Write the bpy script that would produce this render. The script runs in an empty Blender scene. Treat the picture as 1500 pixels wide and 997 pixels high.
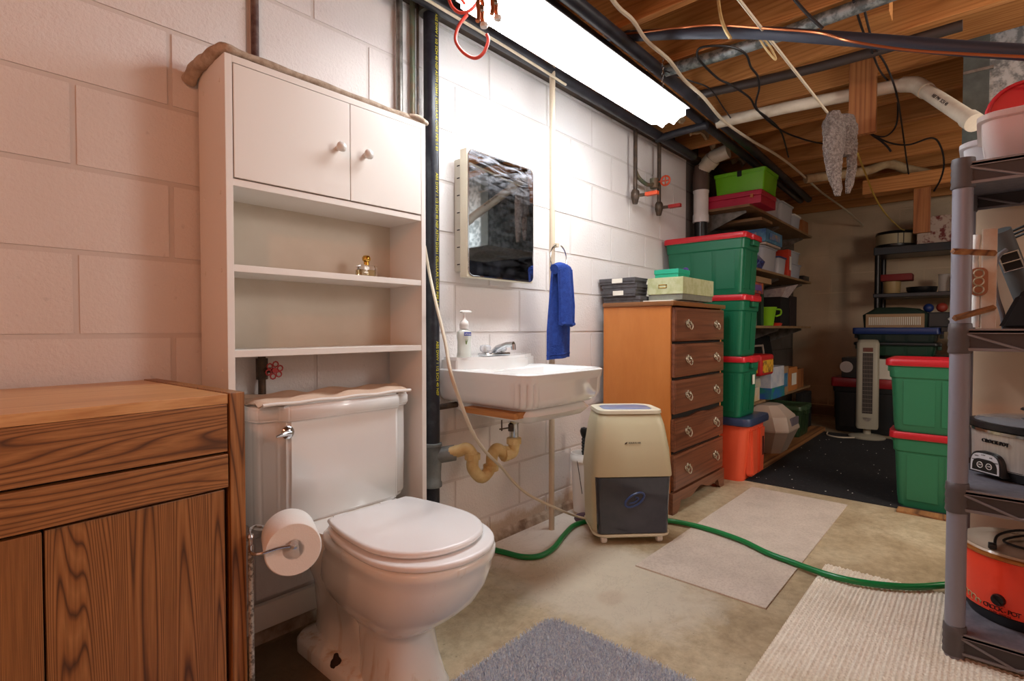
import bpy, bmesh, math, random
from mathutils import Vector, Matrix
random.seed(7)
PI = math.pi
C = bpy.context.scene.collection

# ------------------------------------------------------------------ camera, world, lights, exposure
cam_d = bpy.data.cameras.new('camera'); cam = bpy.data.objects.new('camera', cam_d); C.objects.link(cam)
cam_d.sensor_width = 36; cam_d.lens = 776 / 1500 * 36; cam_d.clip_start = 0.02
YAW, PIT = math.radians(41.86), math.radians(-1.27)
fw = Vector((math.cos(YAW) * math.cos(PIT), math.sin(YAW) * math.cos(PIT), math.sin(PIT)))
cam.location = (0, -1.636, 0.95); cam.rotation_euler = fw.to_track_quat('-Z', 'Y').to_euler()
bpy.context.scene.camera = cam
w = bpy.data.worlds.new('world'); bpy.context.scene.world = w; w.use_nodes = True
w.node_tree.nodes['Background'].inputs[0].default_value = (0.6, 0.62, 0.7, 1)
w.node_tree.nodes['Background'].inputs[1].default_value = 0.15
vs = bpy.context.scene.view_settings
vs.view_transform = 'Standard'; vs.look = 'None'; vs.gamma = 1; vs.use_curve_mapping = False; vs.exposure = 0.28
LENS_STRENGTH = 21.5

def lamp(name, loc, power, col, radius, label):
    d = bpy.data.lights.new(name, 'POINT'); d.energy = power; d.color = col; d.shadow_soft_size = radius
    o = bpy.data.objects.new(name, d); C.objects.link(o); o.location = loc
    return o
# bare warm bulb behind the photographer; the two after it are added fill lights
lamp('warm_bulb', (-0.9, -1.75, 2.0), 25, (1.0, 0.38, 0.19), 0.05, '')
lamp('room_fill', (2.5, -2.9, 1.95), 56, (1.0, 0.97, 0.93), 0.35, '')  # added unseen fill that lifts the lower parts of the room
lamp('storage_fill', (3.5, -2.9, 1.7), 30, (1.0, 0.84, 0.68), 0.2, '')  # added unseen fill for the dim storage end

# ------------------------------------------------------------------ helpers
MW = {}
class MB:
    def __init__(s): s.bm = bmesh.new()
    def box(s, x0, y0, z0, x1, y1, z1, bev=0.0, M=None, seg=2):
        b = bmesh.new(); bmesh.ops.create_cube(b, size=1)
        for v in b.verts: v.co = Vector(((x0 + x1) / 2 + v.co.x * abs(x1 - x0), (y0 + y1) / 2 + v.co.y * abs(y1 - y0), (z0 + z1) / 2 + v.co.z * abs(z1 - z0)))
        if bev > 0: bmesh.ops.bevel(b, geom=b.edges[:], offset=bev, segments=seg, affect='EDGES', profile=0.6)
        s.add(b, M); return s
    def add(s, b, M=None):
        if M is not None: b.transform(M)
        me = bpy.data.meshes.new('t'); b.to_mesh(me); b.free(); s.bm.from_mesh(me); bpy.data.meshes.remove(me)
    def loft(s, rings, cap0=True, cap1=True, closed=True, M=None):
        b = bmesh.new(); R = [[b.verts.new(p) for p in r] for r in rings]; n = len(R[0])
        for a, c in zip(R, R[1:]):
            for i in range(n if closed else n - 1):
                j = (i + 1) % n
                b.faces.new((a[i], a[j], c[j], c[i]))
        if cap0: b.faces.new(R[0][::-1])
        if cap1: b.faces.new(R[-1])
        bmesh.ops.recalc_face_normals(b, faces=b.faces[:]); s.add(b, M); return s
    def lathe(s, prof, c=(0, 0, 0), seg=20, M=None, sx=1, sy=1):
        rings = [[(c[0] + r * sx * math.cos(2 * PI * i / seg), c[1] + r * sy * math.sin(2 * PI * i / seg), c[2] + z) for i in range(seg)] for r, z in prof]
        return s.loft(rings, prof[0][0] > 0, prof[-1][0] > 0, True, M)
    def tube(s, pts, r, seg=8, closed=False, cap=True):
        P = [Vector(p) for p in pts]; n = len(P); rr = r if isinstance(r, (list, tuple)) else [r] * n
        rings = []; up = None
        for i, p in enumerate(P):
            t = ((P[(i + 1) % n] - P[i - 1]) if closed or 0 < i < n - 1 else (P[1] - P[0] if i == 0 else P[-1] - P[-2])).normalized()
            if up is None: up = Vector((0, 0, 1)) if abs(t.z) < 0.9 else Vector((1, 0, 0))
            a = (up - t * up.dot(t)).normalized(); up = a; bb = t.cross(a)
            rings.append([p + (a * math.cos(2 * PI * k / seg) + bb * math.sin(2 * PI * k / seg)) * rr[i] for k in range(seg)])
        if closed: rings.append(rings[0])
        return s.loft(rings, cap and not closed, cap and not closed)
    def prism(s, poly, a0, a1, axis='z', bev=0):
        f = {'z': lambda u, v, w: (u, v, w), 'x': lambda u, v, w: (w, u, v), 'y': lambda u, v, w: (u, w, v)}[axis]
        b = bmesh.new(); A = [b.verts.new(f(u, v, a0)) for u, v in poly]; B = [b.verts.new(f(u, v, a1)) for u, v in poly]
        n = len(A)
        for i in range(n): b.faces.new((A[i], A[(i + 1) % n], B[(i + 1) % n], B[i]))
        b.faces.new(A[::-1]); b.faces.new(B); bmesh.ops.recalc_face_normals(b, faces=b.faces[:])
        if bev: bmesh.ops.bevel(b, geom=[e for e in b.edges if e.is_boundary is False and e.calc_face_angle(0) > 0.5], offset=bev, segments=2, affect='EDGES')
        s.add(b); return s
    def grid(s, f, nu, nv):
        b = bmesh.new(); V = [[b.verts.new(f(i / nu, j / nv)) for j in range(nv + 1)] for i in range(nu + 1)]
        for i in range(nu):
            for j in range(nv): b.faces.new((V[i][j], V[i + 1][j], V[i + 1][j + 1], V[i][j + 1]))
        s.add(b); return s
    def build(s, name, mat, parent=None, smooth=False, local=False, label=None, kind=None):
        if parent is not None and not local: s.bm.transform(MW[parent].inverted())
        me = bpy.data.meshes.new(name); s.bm.to_mesh(me); s.bm.free()
        o = bpy.data.objects.new(name, me); C.objects.link(o)
        if parent is not None: o.parent = parent; MW[o] = MW[parent].copy()
        else: MW[o] = Matrix.Identity(4)
        me.materials.append(mat)
        if smooth:
            me.polygons.foreach_set('use_smooth', [True] * len(me.polygons))
            me.set_sharp_from_angle(angle=math.radians(smooth if smooth is not True else 40))
        if label: o['label'] = label
        if kind: o['kind'] = kind
        return o
def thing(name, label, cat, loc=(0, 0, 0), rz=0, group=None):
    o = bpy.data.objects.new(name, None); C.objects.link(o); o.location = loc; o.rotation_euler = (0, 0, rz)
    o.empty_display_size = 0.05
    o['label'] = label; o['category'] = cat
    if group: o['group'] = group
    MW[o] = Matrix.Translation(Vector(loc)) @ Matrix.Rotation(rz, 4, 'Z')
    return o
def tag(o, label, cat, group=None):
    # re-origin a single-mesh thing at its base centre
    me = o.data; xs = [v.co for v in me.vertices]
    c = Vector(((min(v.x for v in xs) + max(v.x for v in xs)) / 2, (min(v.y for v in xs) + max(v.y for v in xs)) / 2, min(v.z for v in xs)))
    me.transform(Matrix.Translation(-c)); o.location = c
    MW[o] = Matrix.Translation(c)
    o['label'] = label; o['category'] = cat
    if group: o['group'] = group
    return o
def smoothpath(pts, n=6):
    P = [Vector(p) for p in pts]; out = []
    for i in range(len(P) - 1):
        a, b, c, d = P[max(i - 1, 0)], P[i], P[i + 1], P[min(i + 2, len(P) - 1)]
        for k in range(n):
            t = k / n
            out.append(0.5 * ((2 * b) + (c - a) * t + (2 * a - 5 * b + 4 * c - d) * t * t + (-a + 3 * b - 3 * c + d) * t ** 3))
    out.append(P[-1]); return out
def rrect(hx, hy, r, n=4, cx=0, cy=0, z=0):
    out = []
    for sx, sy, a0 in ((1, 1, 0), (-1, 1, 90), (-1, -1, 180), (1, -1, 270)):
        for k in range(n + 1):
            a = math.radians(a0 + 90 * k / n)
            out.append((cx + sx * (hx - r) + r * math.cos(a), cy + sy * (hy - r) + r * math.sin(a), z))
    return out
def letters(s, size, M, mat, parent, name='lettering', ext=0.0004, spacing=1.0, sx=1.0):
    cu = bpy.data.curves.new('txt', 'FONT'); cu.body = s; cu.size = size; cu.extrude = ext; cu.align_x = 'CENTER'; cu.align_y = 'CENTER'; cu.space_character = spacing
    cu.resolution_u = 2
    t = bpy.data.objects.new('txt', cu); C.objects.link(t); bpy.context.view_layer.update()
    me = bpy.data.meshes.new_from_object(t.evaluated_get(bpy.context.evaluated_depsgraph_get()))
    bpy.data.objects.remove(t)
    me.transform(Matrix.Diagonal((sx, 1, 1, 1))); me.transform(M)
    if parent is not None: me.transform(MW[parent].inverted())
    o = bpy.data.objects.new(name, me); C.objects.link(o); me.materials.clear(); me.materials.append(mat)
    if parent is not None: o.parent = parent
    MW[o] = MW[parent].copy() if parent is not None else Matrix.Identity(4)
    return o
def facing(loc, nrm):
    """matrix that puts text on a vertical face at loc with outward normal nrm (x,y)"""
    n = Vector((nrm[0], nrm[1], 0)).normalized(); up = Vector((0, 0, 1)); r = up.cross(n)
    m = Matrix((r, up, n)).transposed().to_4x4(); return Matrix.Translation(Vector(loc)) @ m

# ------------------------------------------------------------------ materials
def lin(c):
    return tuple(((x / 255) / 12.92 if x / 255 <= 0.04045 else ((x / 255 + 0.055) / 1.055) ** 2.4) for x in c) + (1,)
def base(name, col, rough=0.5, metal=0, spec=0.5, **kw):
    m = bpy.data.materials.new(name); m.use_nodes = True; nt = m.node_tree; b = nt.nodes['Principled BSDF']
    b.inputs['Base Color'].default_value = lin(col); b.inputs['Roughness'].default_value = rough
    b.inputs['Metallic'].default_value = metal; b.inputs['Specular IOR Level'].default_value = spec
    for k, v in kw.items(): b.inputs[k].default_value = v
    return m, nt, b
def coords(nt, scale=(1, 1, 1), obj=False, rot=(0, 0, 0)):
    mp = nt.nodes.new('ShaderNodeMapping'); mp.inputs['Scale'].default_value = scale; mp.inputs['Rotation'].default_value = rot
    if obj:
        tc = nt.nodes.new('ShaderNodeTexCoord'); nt.links.new(tc.outputs['Object'], mp.inputs[0])
    else:
        g = nt.nodes.new('ShaderNodeNewGeometry'); nt.links.new(g.outputs['Position'], mp.inputs[0])
    return mp.outputs[0]
def noise(nt, co, scale, detail=3, rough=0.55, dist=0):
    n = nt.nodes.new('ShaderNodeTexNoise'); n.inputs['Scale'].default_value = scale; n.inputs['Detail'].default_value = detail
    n.inputs['Roughness'].default_value = rough; n.inputs['Distortion'].default_value = dist
    nt.links.new(co, n.inputs['Vector']); return n.outputs['Fac']
def ramp(nt, fac, stops):
    r = nt.nodes.new('ShaderNodeValToRGB'); el = r.color_ramp.elements
    while len(el) > 1: el.remove(el[-1])
    el[0].position = stops[0][0]; el[0].color = lin(stops[0][1]) if len(stops[0][1]) == 3 else stops[0][1]
    for p, c in stops[1:]:
        e = el.new(p); e.color = lin(c) if len(c) == 3 else c
    nt.links.new(fac, r.inputs[0]); return r.outputs[0]
def mix(nt, fac, a, b, mode='MIX'):
    m = nt.nodes.new('ShaderNodeMix'); m.data_type = 'RGBA'; m.blend_type = mode
    for s, v in ((m.inputs[0], fac), (m.inputs[6], a), (m.inputs[7], b)):
        if hasattr(v, 'is_linked'): nt.links.new(v, s)
        elif isinstance(v, (int, float)): s.default_value = v
        else: s.default_value = lin(v)
    return m.outputs[2]
def bump(nt, b, h, strength=0.3, dist=0.002):
    n = nt.nodes.new('ShaderNodeBump'); n.inputs['Strength'].default_value = strength; n.inputs['Distance'].default_value = dist
    nt.links.new(h, n.inputs['Height']); nt.links.new(n.outputs[0], b.inputs['Normal'])
def mat(name, col, rough=0.5, metal=0, col2=None, ns=8, bs=0, bscale=60, bd=0.002, obj=False, lo=0.35, hi=0.65, stretch=(1, 1, 1), **kw):
    m, nt, b = base(name, col, rough, metal, **kw)
    if col2 is not None:
        co = coords(nt, stretch, obj); nt.links.new(ramp(nt, noise(nt, co, ns, 5, 0.6), [(lo, col), (hi, col2)]), b.inputs['Base Color'])
    if bs: bump(nt, b, noise(nt, coords(nt, (1, 1, 1), obj), bscale, 4), bs, bd)
    return m
def woodmat(name, dark, mid, light, axis=2, scale=1.0, rough=0.42, rings=9, obj=False, dist=3.5, bs=0.12):
    """grain running along an axis; broad cathedral figure plus fine pores"""
    m, nt, b = base(name, mid, rough)
    st = [9.0, 9.0, 9.0]; st[axis] = 0.32
    co = coords(nt, tuple(v * scale for v in st), obj)
    w_ = nt.nodes.new('ShaderNodeTexNoise'); w_.inputs['Scale'].default_value = 0.55; w_.inputs['Detail'].default_value = 1.5; w_.inputs['Distortion'].default_value = 0.15
    nt.links.new(co, w_.inputs['Vector'])
    mul = nt.nodes.new('ShaderNodeMath'); mul.operation = 'MULTIPLY'; mul.inputs[1].default_value = rings * 6.0; nt.links.new(w_.outputs['Fac'], mul.inputs[0])
    sn = nt.nodes.new('ShaderNodeMath'); sn.operation = 'PINGPONG'; sn.inputs[1].default_value = 0.5; nt.links.new(mul.outputs[0], sn.inputs[0])
    figure = ramp(nt, sn.outputs[0], [(0.0, dark), (0.16, mid), (0.5, light)])
    st2 = [170.0, 170.0, 170.0]; st2[axis] = 5.0
    f2 = noise(nt, coords(nt, tuple(v * scale for v in st2), obj), 1.0, 3, 0.6)
    fine = ramp(nt, f2, [(0.36, dark), (0.60, (255, 255, 255))])
    nt.links.new(mix(nt, 0.30, figure, fine, 'MULTIPLY'), b.inputs['Base Color'])
    if bs: bump(nt, b, f2, bs, 0.0006)
    return m

M_paint = None
def paintmat(name, c1, c2, dirt, y_dirt=0.12, bs=0.8):
    """painted block: sandy bump, faint stains, grime near the floor"""
    m, nt, b = base(name, c1, 0.62)
    co = coords(nt)
    c = ramp(nt, noise(nt, co, 1.6, 4), [(0.3, c2), (0.65, c1)])
    pits = ramp(nt, noise(nt, co, 38, 2, 0.5), [(0.26, (0.0, 0, 0, 1)), (0.31, (1.0, 1, 1, 1))])
    c = mix(nt, 0.12, c, pits, 'MULTIPLY')
    sep = nt.nodes.new('ShaderNodeSeparateXYZ'); g = nt.nodes.new('ShaderNodeNewGeometry'); nt.links.new(g.outputs['Position'], sep.inputs[0])
    n2 = noise(nt, co, 9, 5, 0.7); ad = nt.nodes.new('ShaderNodeMath'); ad.operation = 'MULTIPLY_ADD'
    nt.links.new(n2, ad.inputs[0]); ad.inputs[1].default_value = -0.14; nt.links.new(sep.outputs['Z'], ad.inputs[2])
    fac = ramp(nt, ad.outputs[0], [(0.0, (1.0, 1, 1, 1)), (y_dirt, (0, 0, 0, 1))])
    # ramp input is position-based: shift so that the lowest course carries the grime
    nt.links.new(mix(nt, fac, c, dirt), b.inputs['Base Color'])
    bump(nt, b, noise(nt, co, 95, 4, 0.6), bs, 0.0035)
    return m
M_block = paintmat('white_painted_block', (232, 228, 226), (222, 216, 212), (200, 182, 162), 0.03)
M_mortar = mat('painted_mortar', (214, 208, 204), 0.7, bs=0.4, bscale=90)
M_blockdark = paintmat('unpainted_block', (110, 104, 98), (84, 78, 72), (60, 52, 46))  # darker grey tone for the blocks past the white stretch
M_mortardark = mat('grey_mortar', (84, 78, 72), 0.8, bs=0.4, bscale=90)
M_blocktan = paintmat('old_paint_block', (216, 194, 164), (186, 164, 136), (120, 98, 76))
M_mortartan = mat('old_paint_mortar', (206, 184, 154), 0.8, bs=0.4, bscale=90)

def floormat():
    m, nt, b = base('stained_concrete', (160, 145, 115), 0.55)
    co = coords(nt)
    a = ramp(nt, noise(nt, co, 1.7, 6, 0.62, 0.6), [(0.30, (150, 130, 98)), (0.48, (184, 163, 130)), (0.66, (210, 194, 162))])
    fine = ramp(nt, noise(nt, co, 26, 5, 0.7), [(0.3, (150, 140, 125)), (0.62, (255, 255, 255))])
    c = mix(nt, 0.4, a, fine, 'MULTIPLY')
    # pale mineral bloom with a ragged rim, in front of the basin
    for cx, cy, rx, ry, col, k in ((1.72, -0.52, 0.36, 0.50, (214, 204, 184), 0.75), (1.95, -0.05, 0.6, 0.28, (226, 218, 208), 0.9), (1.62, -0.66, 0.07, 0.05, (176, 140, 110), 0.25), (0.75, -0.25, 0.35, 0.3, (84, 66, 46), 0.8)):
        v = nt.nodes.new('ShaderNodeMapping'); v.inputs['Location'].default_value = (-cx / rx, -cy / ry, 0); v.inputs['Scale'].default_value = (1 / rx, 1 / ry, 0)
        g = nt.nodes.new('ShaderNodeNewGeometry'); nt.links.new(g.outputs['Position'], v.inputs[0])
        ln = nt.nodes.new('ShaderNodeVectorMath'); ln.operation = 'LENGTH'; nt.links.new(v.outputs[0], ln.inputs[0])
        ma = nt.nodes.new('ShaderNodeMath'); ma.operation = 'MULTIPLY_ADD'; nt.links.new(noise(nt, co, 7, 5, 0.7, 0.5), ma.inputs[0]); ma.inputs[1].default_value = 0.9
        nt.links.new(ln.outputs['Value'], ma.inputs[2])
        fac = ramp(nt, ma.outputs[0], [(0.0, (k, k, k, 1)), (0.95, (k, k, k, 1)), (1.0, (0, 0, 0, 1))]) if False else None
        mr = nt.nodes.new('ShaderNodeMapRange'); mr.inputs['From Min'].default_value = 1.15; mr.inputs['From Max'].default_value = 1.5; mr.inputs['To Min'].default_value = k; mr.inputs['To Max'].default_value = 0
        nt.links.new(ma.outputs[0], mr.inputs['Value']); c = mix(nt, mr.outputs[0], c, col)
    cr = ramp(nt, noise(nt, co, 3.2, 6, 0.75, 1.2), [(0.485, (1, 1, 1, 1)), (0.5, (0.45, 0.4, 0.34, 1)), (0.515, (1, 1, 1, 1))])
    c = mix(nt, 0.22, c, cr, 'MULTIPLY')
    sp = ramp(nt, noise(nt, co, 70, 2, 0.5), [(0.25, (0.35, 0.3, 0.25, 1)), (0.30, (1, 1, 1, 1))])
    c = mix(nt, 0.6, c, sp, 'MULTIPLY')
    nt.links.new(c, b.inputs['Base Color'])
    bump(nt, b, noise(nt, co, 30, 6, 0.7), 0.35, 0.004)
    return m
M_floor = floormat()
M_melamine = mat('white_melamine', (236, 232, 226), 0.38, bs=0.03, bscale=300)
M_melback = mat('old_white_panel', (216, 206, 190), 0.6, col2=(204, 194, 176), ns=3)
M_porcelain, nt_, b_ = base('porcelain', (240, 240, 238), 0.12, **{'Coat Weight': 0.6})
M_seat, nt_, b_ = base('seat_plastic', (246, 246, 246), 0.22)
def stained_porcelain():
    m, nt, b = base('stained_porcelain', (240, 238, 232), 0.14, **{'Coat Weight': 0.5})
    co = coords(nt, (26, 26, 1.6)); f = noise(nt, co, 1.0, 4, 0.65)
    sep = nt.nodes.new('ShaderNodeSeparateXYZ'); g = nt.nodes.new('ShaderNodeNewGeometry'); nt.links.new(g.outputs['Position'], sep.inputs[0])
    mr = nt.nodes.new('ShaderNodeMapRange'); mr.inputs['From Min'].default_value = 0.30; mr.inputs['From Max'].default_value = 0.0; mr.inputs['To Min'].default_value = -0.02; mr.inputs['To Max'].default_value = 0.12
    nt.links.new(sep.outputs['Z'], mr.inputs['Value'])
    ad = nt.nodes.new('ShaderNodeMath'); ad.operation = 'ADD'; nt.links.new(f, ad.inputs[0]); nt.links.new(mr.outputs[0], ad.inputs[1])
    nt.links.new(ramp(nt, ad.outputs[0], [(0.62, (240, 238, 232)), (0.86, (198, 164, 124))]), b.inputs['Base Color'])
    return m
M_bowl = stained_porcelain()
M_chrome = mat('chrome', (205, 208, 212), 0.14, 1)
M_brushed = mat('brushed_steel', (206, 200, 192), 0.36, 0.55, stretch=(60, 60, 0.6), col2=(190, 185, 177), ns=3)
M_blackpipe = mat('black_drain_pipe', (26, 29, 38), 0.35, col2=(58, 60, 66), ns=22, lo=0.5, hi=0.75, bs=0.1)
M_blackiron = mat('black_iron', (52, 54, 62), 0.42, col2=(34, 34, 40), ns=12)
M_yellowprint = mat('yellow_print', (196, 186, 40), 0.6)
M_greycoupling = mat('grey_rubber', (120, 122, 118), 0.55, col2=(94, 98, 96), ns=14)
M_oldpvc = mat('aged_yellow_pipe', (222, 204, 150), 0.45, col2=(190, 156, 96), ns=11, bs=0.1, bscale=20)
M_pvc = mat('white_pvc', (222, 214, 196), 0.35, col2=(200, 190, 170), ns=9)
M_polepaint = mat('beige_painted_pole', (206, 190, 166), 0.45)
M_redvalve = mat('red_enamel', (170, 36, 34), 0.4)
M_orangevalve = mat('orange_handle', (222, 84, 44), 0.4)
M_tarnish = mat('tarnished_copper', (96, 78, 62), 0.45, 0.5, col2=(66, 58, 52), ns=40)
M_copper = mat('copper_tube', (196, 120, 78), 0.3, 0.8)
M_greenpipe = mat('green_copper', (96, 118, 98), 0.5, 0.3, col2=(120, 96, 74), ns=16)
M_conduit = mat('grey_conduit', (150, 146, 138), 0.4, 0.6, col2=(110, 106, 100), ns=20)
M_galv = mat('galvanised_steel', (176, 188, 192), 0.35, 0.6, col2=(112, 124, 128), ns=34, lo=0.42, hi=0.58)
M_joist = woodmat('joist_wood', (172, 114, 58), (190, 130, 70), (200, 140, 80), axis=1, scale=0.8, rough=0.6, rings=7)
M_board = woodmat('floor_board_wood', (96, 60, 32), (150, 100, 56), (176, 124, 74), axis=0, scale=0.5, rough=0.7, rings=4)
M_block_w = woodmat('fir_block', (134, 80, 40), (156, 98, 52), (166, 110, 62), axis=2, scale=0.7, rough=0.6, rings=4)
M_sill = mat('weathered_sill', (96, 80, 66), 0.7, col2=(66, 60, 58), ns=6, bs=0.2)
M_insul = mat('kraft_insulation', (196, 176, 140), 0.8, col2=(160, 130, 96), ns=9, bs=0.5, bscale=12, bd=0.02)
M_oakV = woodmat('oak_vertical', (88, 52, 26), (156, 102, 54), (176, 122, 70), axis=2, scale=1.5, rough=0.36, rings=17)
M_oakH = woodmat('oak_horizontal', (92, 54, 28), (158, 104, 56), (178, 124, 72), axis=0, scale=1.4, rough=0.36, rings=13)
M_oakTopLit = woodmat('oak_top_lit', (200, 146, 92), (214, 164, 108), (222, 174, 120), axis=0, scale=1.3, rough=0.34, rings=5)  # same oak made brighter: light falling on the top is put into the colour
M_dark = mat('dark_gap', (20, 14, 10), 0.8)
M_maple = mat('orange_maple', (206, 132, 66), 0.34, col2=(186, 110, 48), ns=2.2, stretch=(2, 2, 0.6), bs=0.03)
M_drawer = woodmat('drawer_front_wood', (104, 62, 44), (120, 74, 52), (130, 82, 58), axis=0, scale=0.8, rough=0.3, rings=4)
M_brass = mat('old_brass', (224, 214, 190), 0.35, 0.5, col2=(150, 138, 112), ns=60)
M_gold = mat('gold_cap', (214, 170, 80), 0.2, 1)
M_acrylic, nt_, b_ = base('ribbed_acrylic', (236, 238, 242), 0.08, **{'Transmission Weight': 0.55}); b_.inputs['IOR'].default_value = 1.3
M_rackrib = mat('rack_rib_grey', (122, 116, 118), 0.45)
M_rackweb = mat('rack_web_dark', (58, 52, 53), 0.55)
M_silver = mat('silver_plate', (196, 196, 200), 0.35)
M_glass, nt_, b_ = base('clear_glass', (250, 250, 250), 0.03, **{'Transmission Weight': 1.0}); b_.inputs['IOR'].default_value = 1.45
M_perfume, nt_, b_ = base('perfume', (238, 220, 170), 0.05, **{'Transmission Weight': 0.9})
M_blackplas = mat('black_plastic', (22, 22, 24), 0.35)
M_blackmatte = mat('black_matte', (16, 16, 17), 0.8)
M_rackgrey = mat('rack_post_grey', (134, 134, 146), 0.36, bs=0.06, bscale=60)
M_rackdark = mat('rack_shelf_grey', (84, 78, 80), 0.5, bs=0.05, bscale=80)
M_rackslab = mat('rack_shelf_top', (98, 98, 108), 0.45, col2=(120, 118, 126), ns=40)
M_white = mat('white_plastic', (232, 230, 226), 0.35)
M_cream = mat('cream_plastic', (206, 198, 164), 0.38)
M_creamlight = mat('cream_plastic_light', (226, 220, 196), 0.35)
M_bluegrey = mat('blue_grey_panel', (116, 130, 170), 0.4, col2=(140, 148, 168), ns=14)
M_cord = mat('cream_cord', (206, 192, 168), 0.5)
M_blackcord = mat('black_cord', (24, 22, 24), 0.5)
M_red = mat('red_plastic', (196, 32, 44), 0.34)
M_green = mat('green_plastic', (14, 104, 72), 0.36, bs=0.04, bscale=120)
M_greenold = mat('green_plastic_dusty', (44, 118, 82), 0.42, bs=0.04, bscale=120)
M_hose = mat('green_hose', (16, 124, 62), 0.28)
M_orange = mat('orange_plastic', (232, 92, 58), 0.4)
M_lime = mat('lime_plastic', (112, 200, 20), 0.35)
M_magenta = mat('crimson_plastic', (186, 26, 66), 0.35)
M_blueplas = mat('blue_plastic', (28, 50, 108), 0.4)
M_greystone = mat('taupe_plastic', (182, 166, 154), 0.45)
M_kraft = mat('cardboard', (168, 138, 104), 0.75, col2=(154, 124, 92), ns=5)
M_ply = mat('tan_panel', (226, 198, 168), 0.6, col2=(216, 188, 158), ns=3)
M_shelfboard = mat('chipboard_shelf', (150, 120, 84), 0.7, col2=(128, 100, 68), ns=14)
M_frost, nt_, b_ = base('clear_bin', (222, 228, 240), 0.25, **{'Transmission Weight': 0.45}); b_.inputs['IOR'].default_value = 1.15
M_frost2, nt_, b_ = base('frosted_tub', (236, 228, 224), 0.45, **{'Transmission Weight': 0.62}); b_.inputs['IOR'].default_value = 1.12
def emat(name, col, s):
    m = bpy.data.materials.new(name); m.use_nodes = True; b = m.node_tree.nodes['Principled BSDF']
    b.inputs['Base Color'].default_value = (0.8, 0.8, 0.8, 1); b.inputs['Emission Color'].default_value = col; b.inputs['Emission Strength'].default_value = s; return m
M_lens = emat('lit_diffuser', (0.93, 0.965, 1.0, 1), LENS_STRENGTH)
def C_(name, col, **k): return mat(name, col, k.pop('rough', 0.6), **k)

# ------------------------------------------------------------------ setting
def struct(name, mb, m, parent=None, **k):
    o = mb.build(name, m, parent, **k)
    if parent is None: o['kind'] = 'structure'
    return o
XF = 6.6                                    # far wall
X0, YB = -1.9, -3.4                          # end and side of the room behind the camera
floor = struct('floor', MB().box(X0, YB, -0.12, XF + 0.2, 0.2, 0.0), M_floor)
ceiling = struct('ceiling', MB().box(X0, YB, 2.44, XF + 0.2, 0.2, 2.5), woodmat('subfloor', (92, 62, 36), (110, 76, 44), (120, 84, 50), axis=0, scale=0.5, rough=0.7, rings=3))

# --- block walls: every block its own piece on a recessed mortar bed
BM = {}
def block_mesh(L, H, T, m, along='x', bev=0.004):
    key = (round(L, 3), round(H, 3), T, m.name, along)
    if key not in BM:
        b = MB(); b.box(0, 0, 0, L, T, H) if along == 'x' else b.box(0, 0, 0, T, L, H)
        bmesh.ops.bevel(b.bm, geom=[e for e in b.bm.edges if any(abs(v.co[1 if along == 'x' else 0]) < 1e-6 for v in e.verts) and all(abs(v.co[1 if along == 'x' else 0]) < 1e-6 for v in e.verts)], offset=bev, segments=2, affect='EDGES')
        me = bpy.data.meshes.new('concrete_block'); b.bm.to_mesh(me); b.bm.free(); me.materials.append(m); BM[key] = me
    return BM[key]
def block_wall(root, a0, a1, z0, z1, pos, m, along='x', off=(0.0486, 0.2518), J=0.005, zc=0.119):
    H = 0.2032; L = 0.4064; j = int(math.floor((z0 - zc) / H)) ; row = j
    while zc + row * H < z1 - 0.01:
        za, zb = max(z0, zc + row * H + J / 2), min(z1, zc + (row + 1) * H - J / 2)
        o = off[row % 2]; k = math.floor((a0 - o) / L) 
        while o + k * L < a1:
            xa, xb = max(a0, o + k * L + J / 2), min(a1, o + (k + 1) * L - J / 2)
            if xb - xa > 0.012 and zb - za > 0.012:
                ob = bpy.data.objects.new('concrete_block', block_mesh(xb - xa, zb - za, 0.03, m, along)); C.objects.link(ob)
                jit = random.uniform(-0.0008, 0.0008)
                ob.location = (xa, pos + jit, za) if along == 'x' else (pos + jit, xa, za)
                ob.parent = root
            k += 1
        row += 1
# zc row parity: rows counted from the joint at z = 0.119
wall_left = struct('wall_left', MB().box(X0, 0.0032, 0.0, 3.72, 0.16, 2.17), M_mortar)
block_wall(wall_left, -0.6, 3.716, 0.0, 2.17, 0.0, M_block, off=(0.2518, 0.4550), zc=0.119)
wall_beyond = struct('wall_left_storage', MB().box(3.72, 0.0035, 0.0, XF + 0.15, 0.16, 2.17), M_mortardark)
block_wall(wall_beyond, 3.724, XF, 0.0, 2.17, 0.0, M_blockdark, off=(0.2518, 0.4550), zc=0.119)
wall_far = struct('wall_far', MB().box(XF + 0.0035, YB, 0.0, XF + 0.15, 0.003, 2.44), M_mortartan)
block_wall(wall_far, -2.2, 0.0, 0.0, 2.17, XF, M_blocktan, along='y', off=(0.05, 0.2532), zc=0.119, J=0.003)
struct('wall_right', MB().box(X0, YB - 0.1, 0, XF, YB, 2.44), M_block)
struct('wall_back', MB().box(X0 - 0.1, YB, 0, X0, 0.16, 2.44), M_block)
# concrete footing lip behind the toilet and dark curb at the far wall
lip = MB().prism([(-0.0, 0.0), (-0.022, 0.0), (-0.012, 0.03), (0.0, 0.042)], 0.44, 2.3, 'x')
struct('trim_1', lip, mat('dirty_footing', (196, 178, 158), 0.8, col2=(120, 98, 78), ns=12, bs=0.6, bscale=30, bd=0.006))
struct('trim_2', MB().box(XF - 0.035, -2.2, 0.0, XF, -0.42, 0.13), M_sill)

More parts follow.
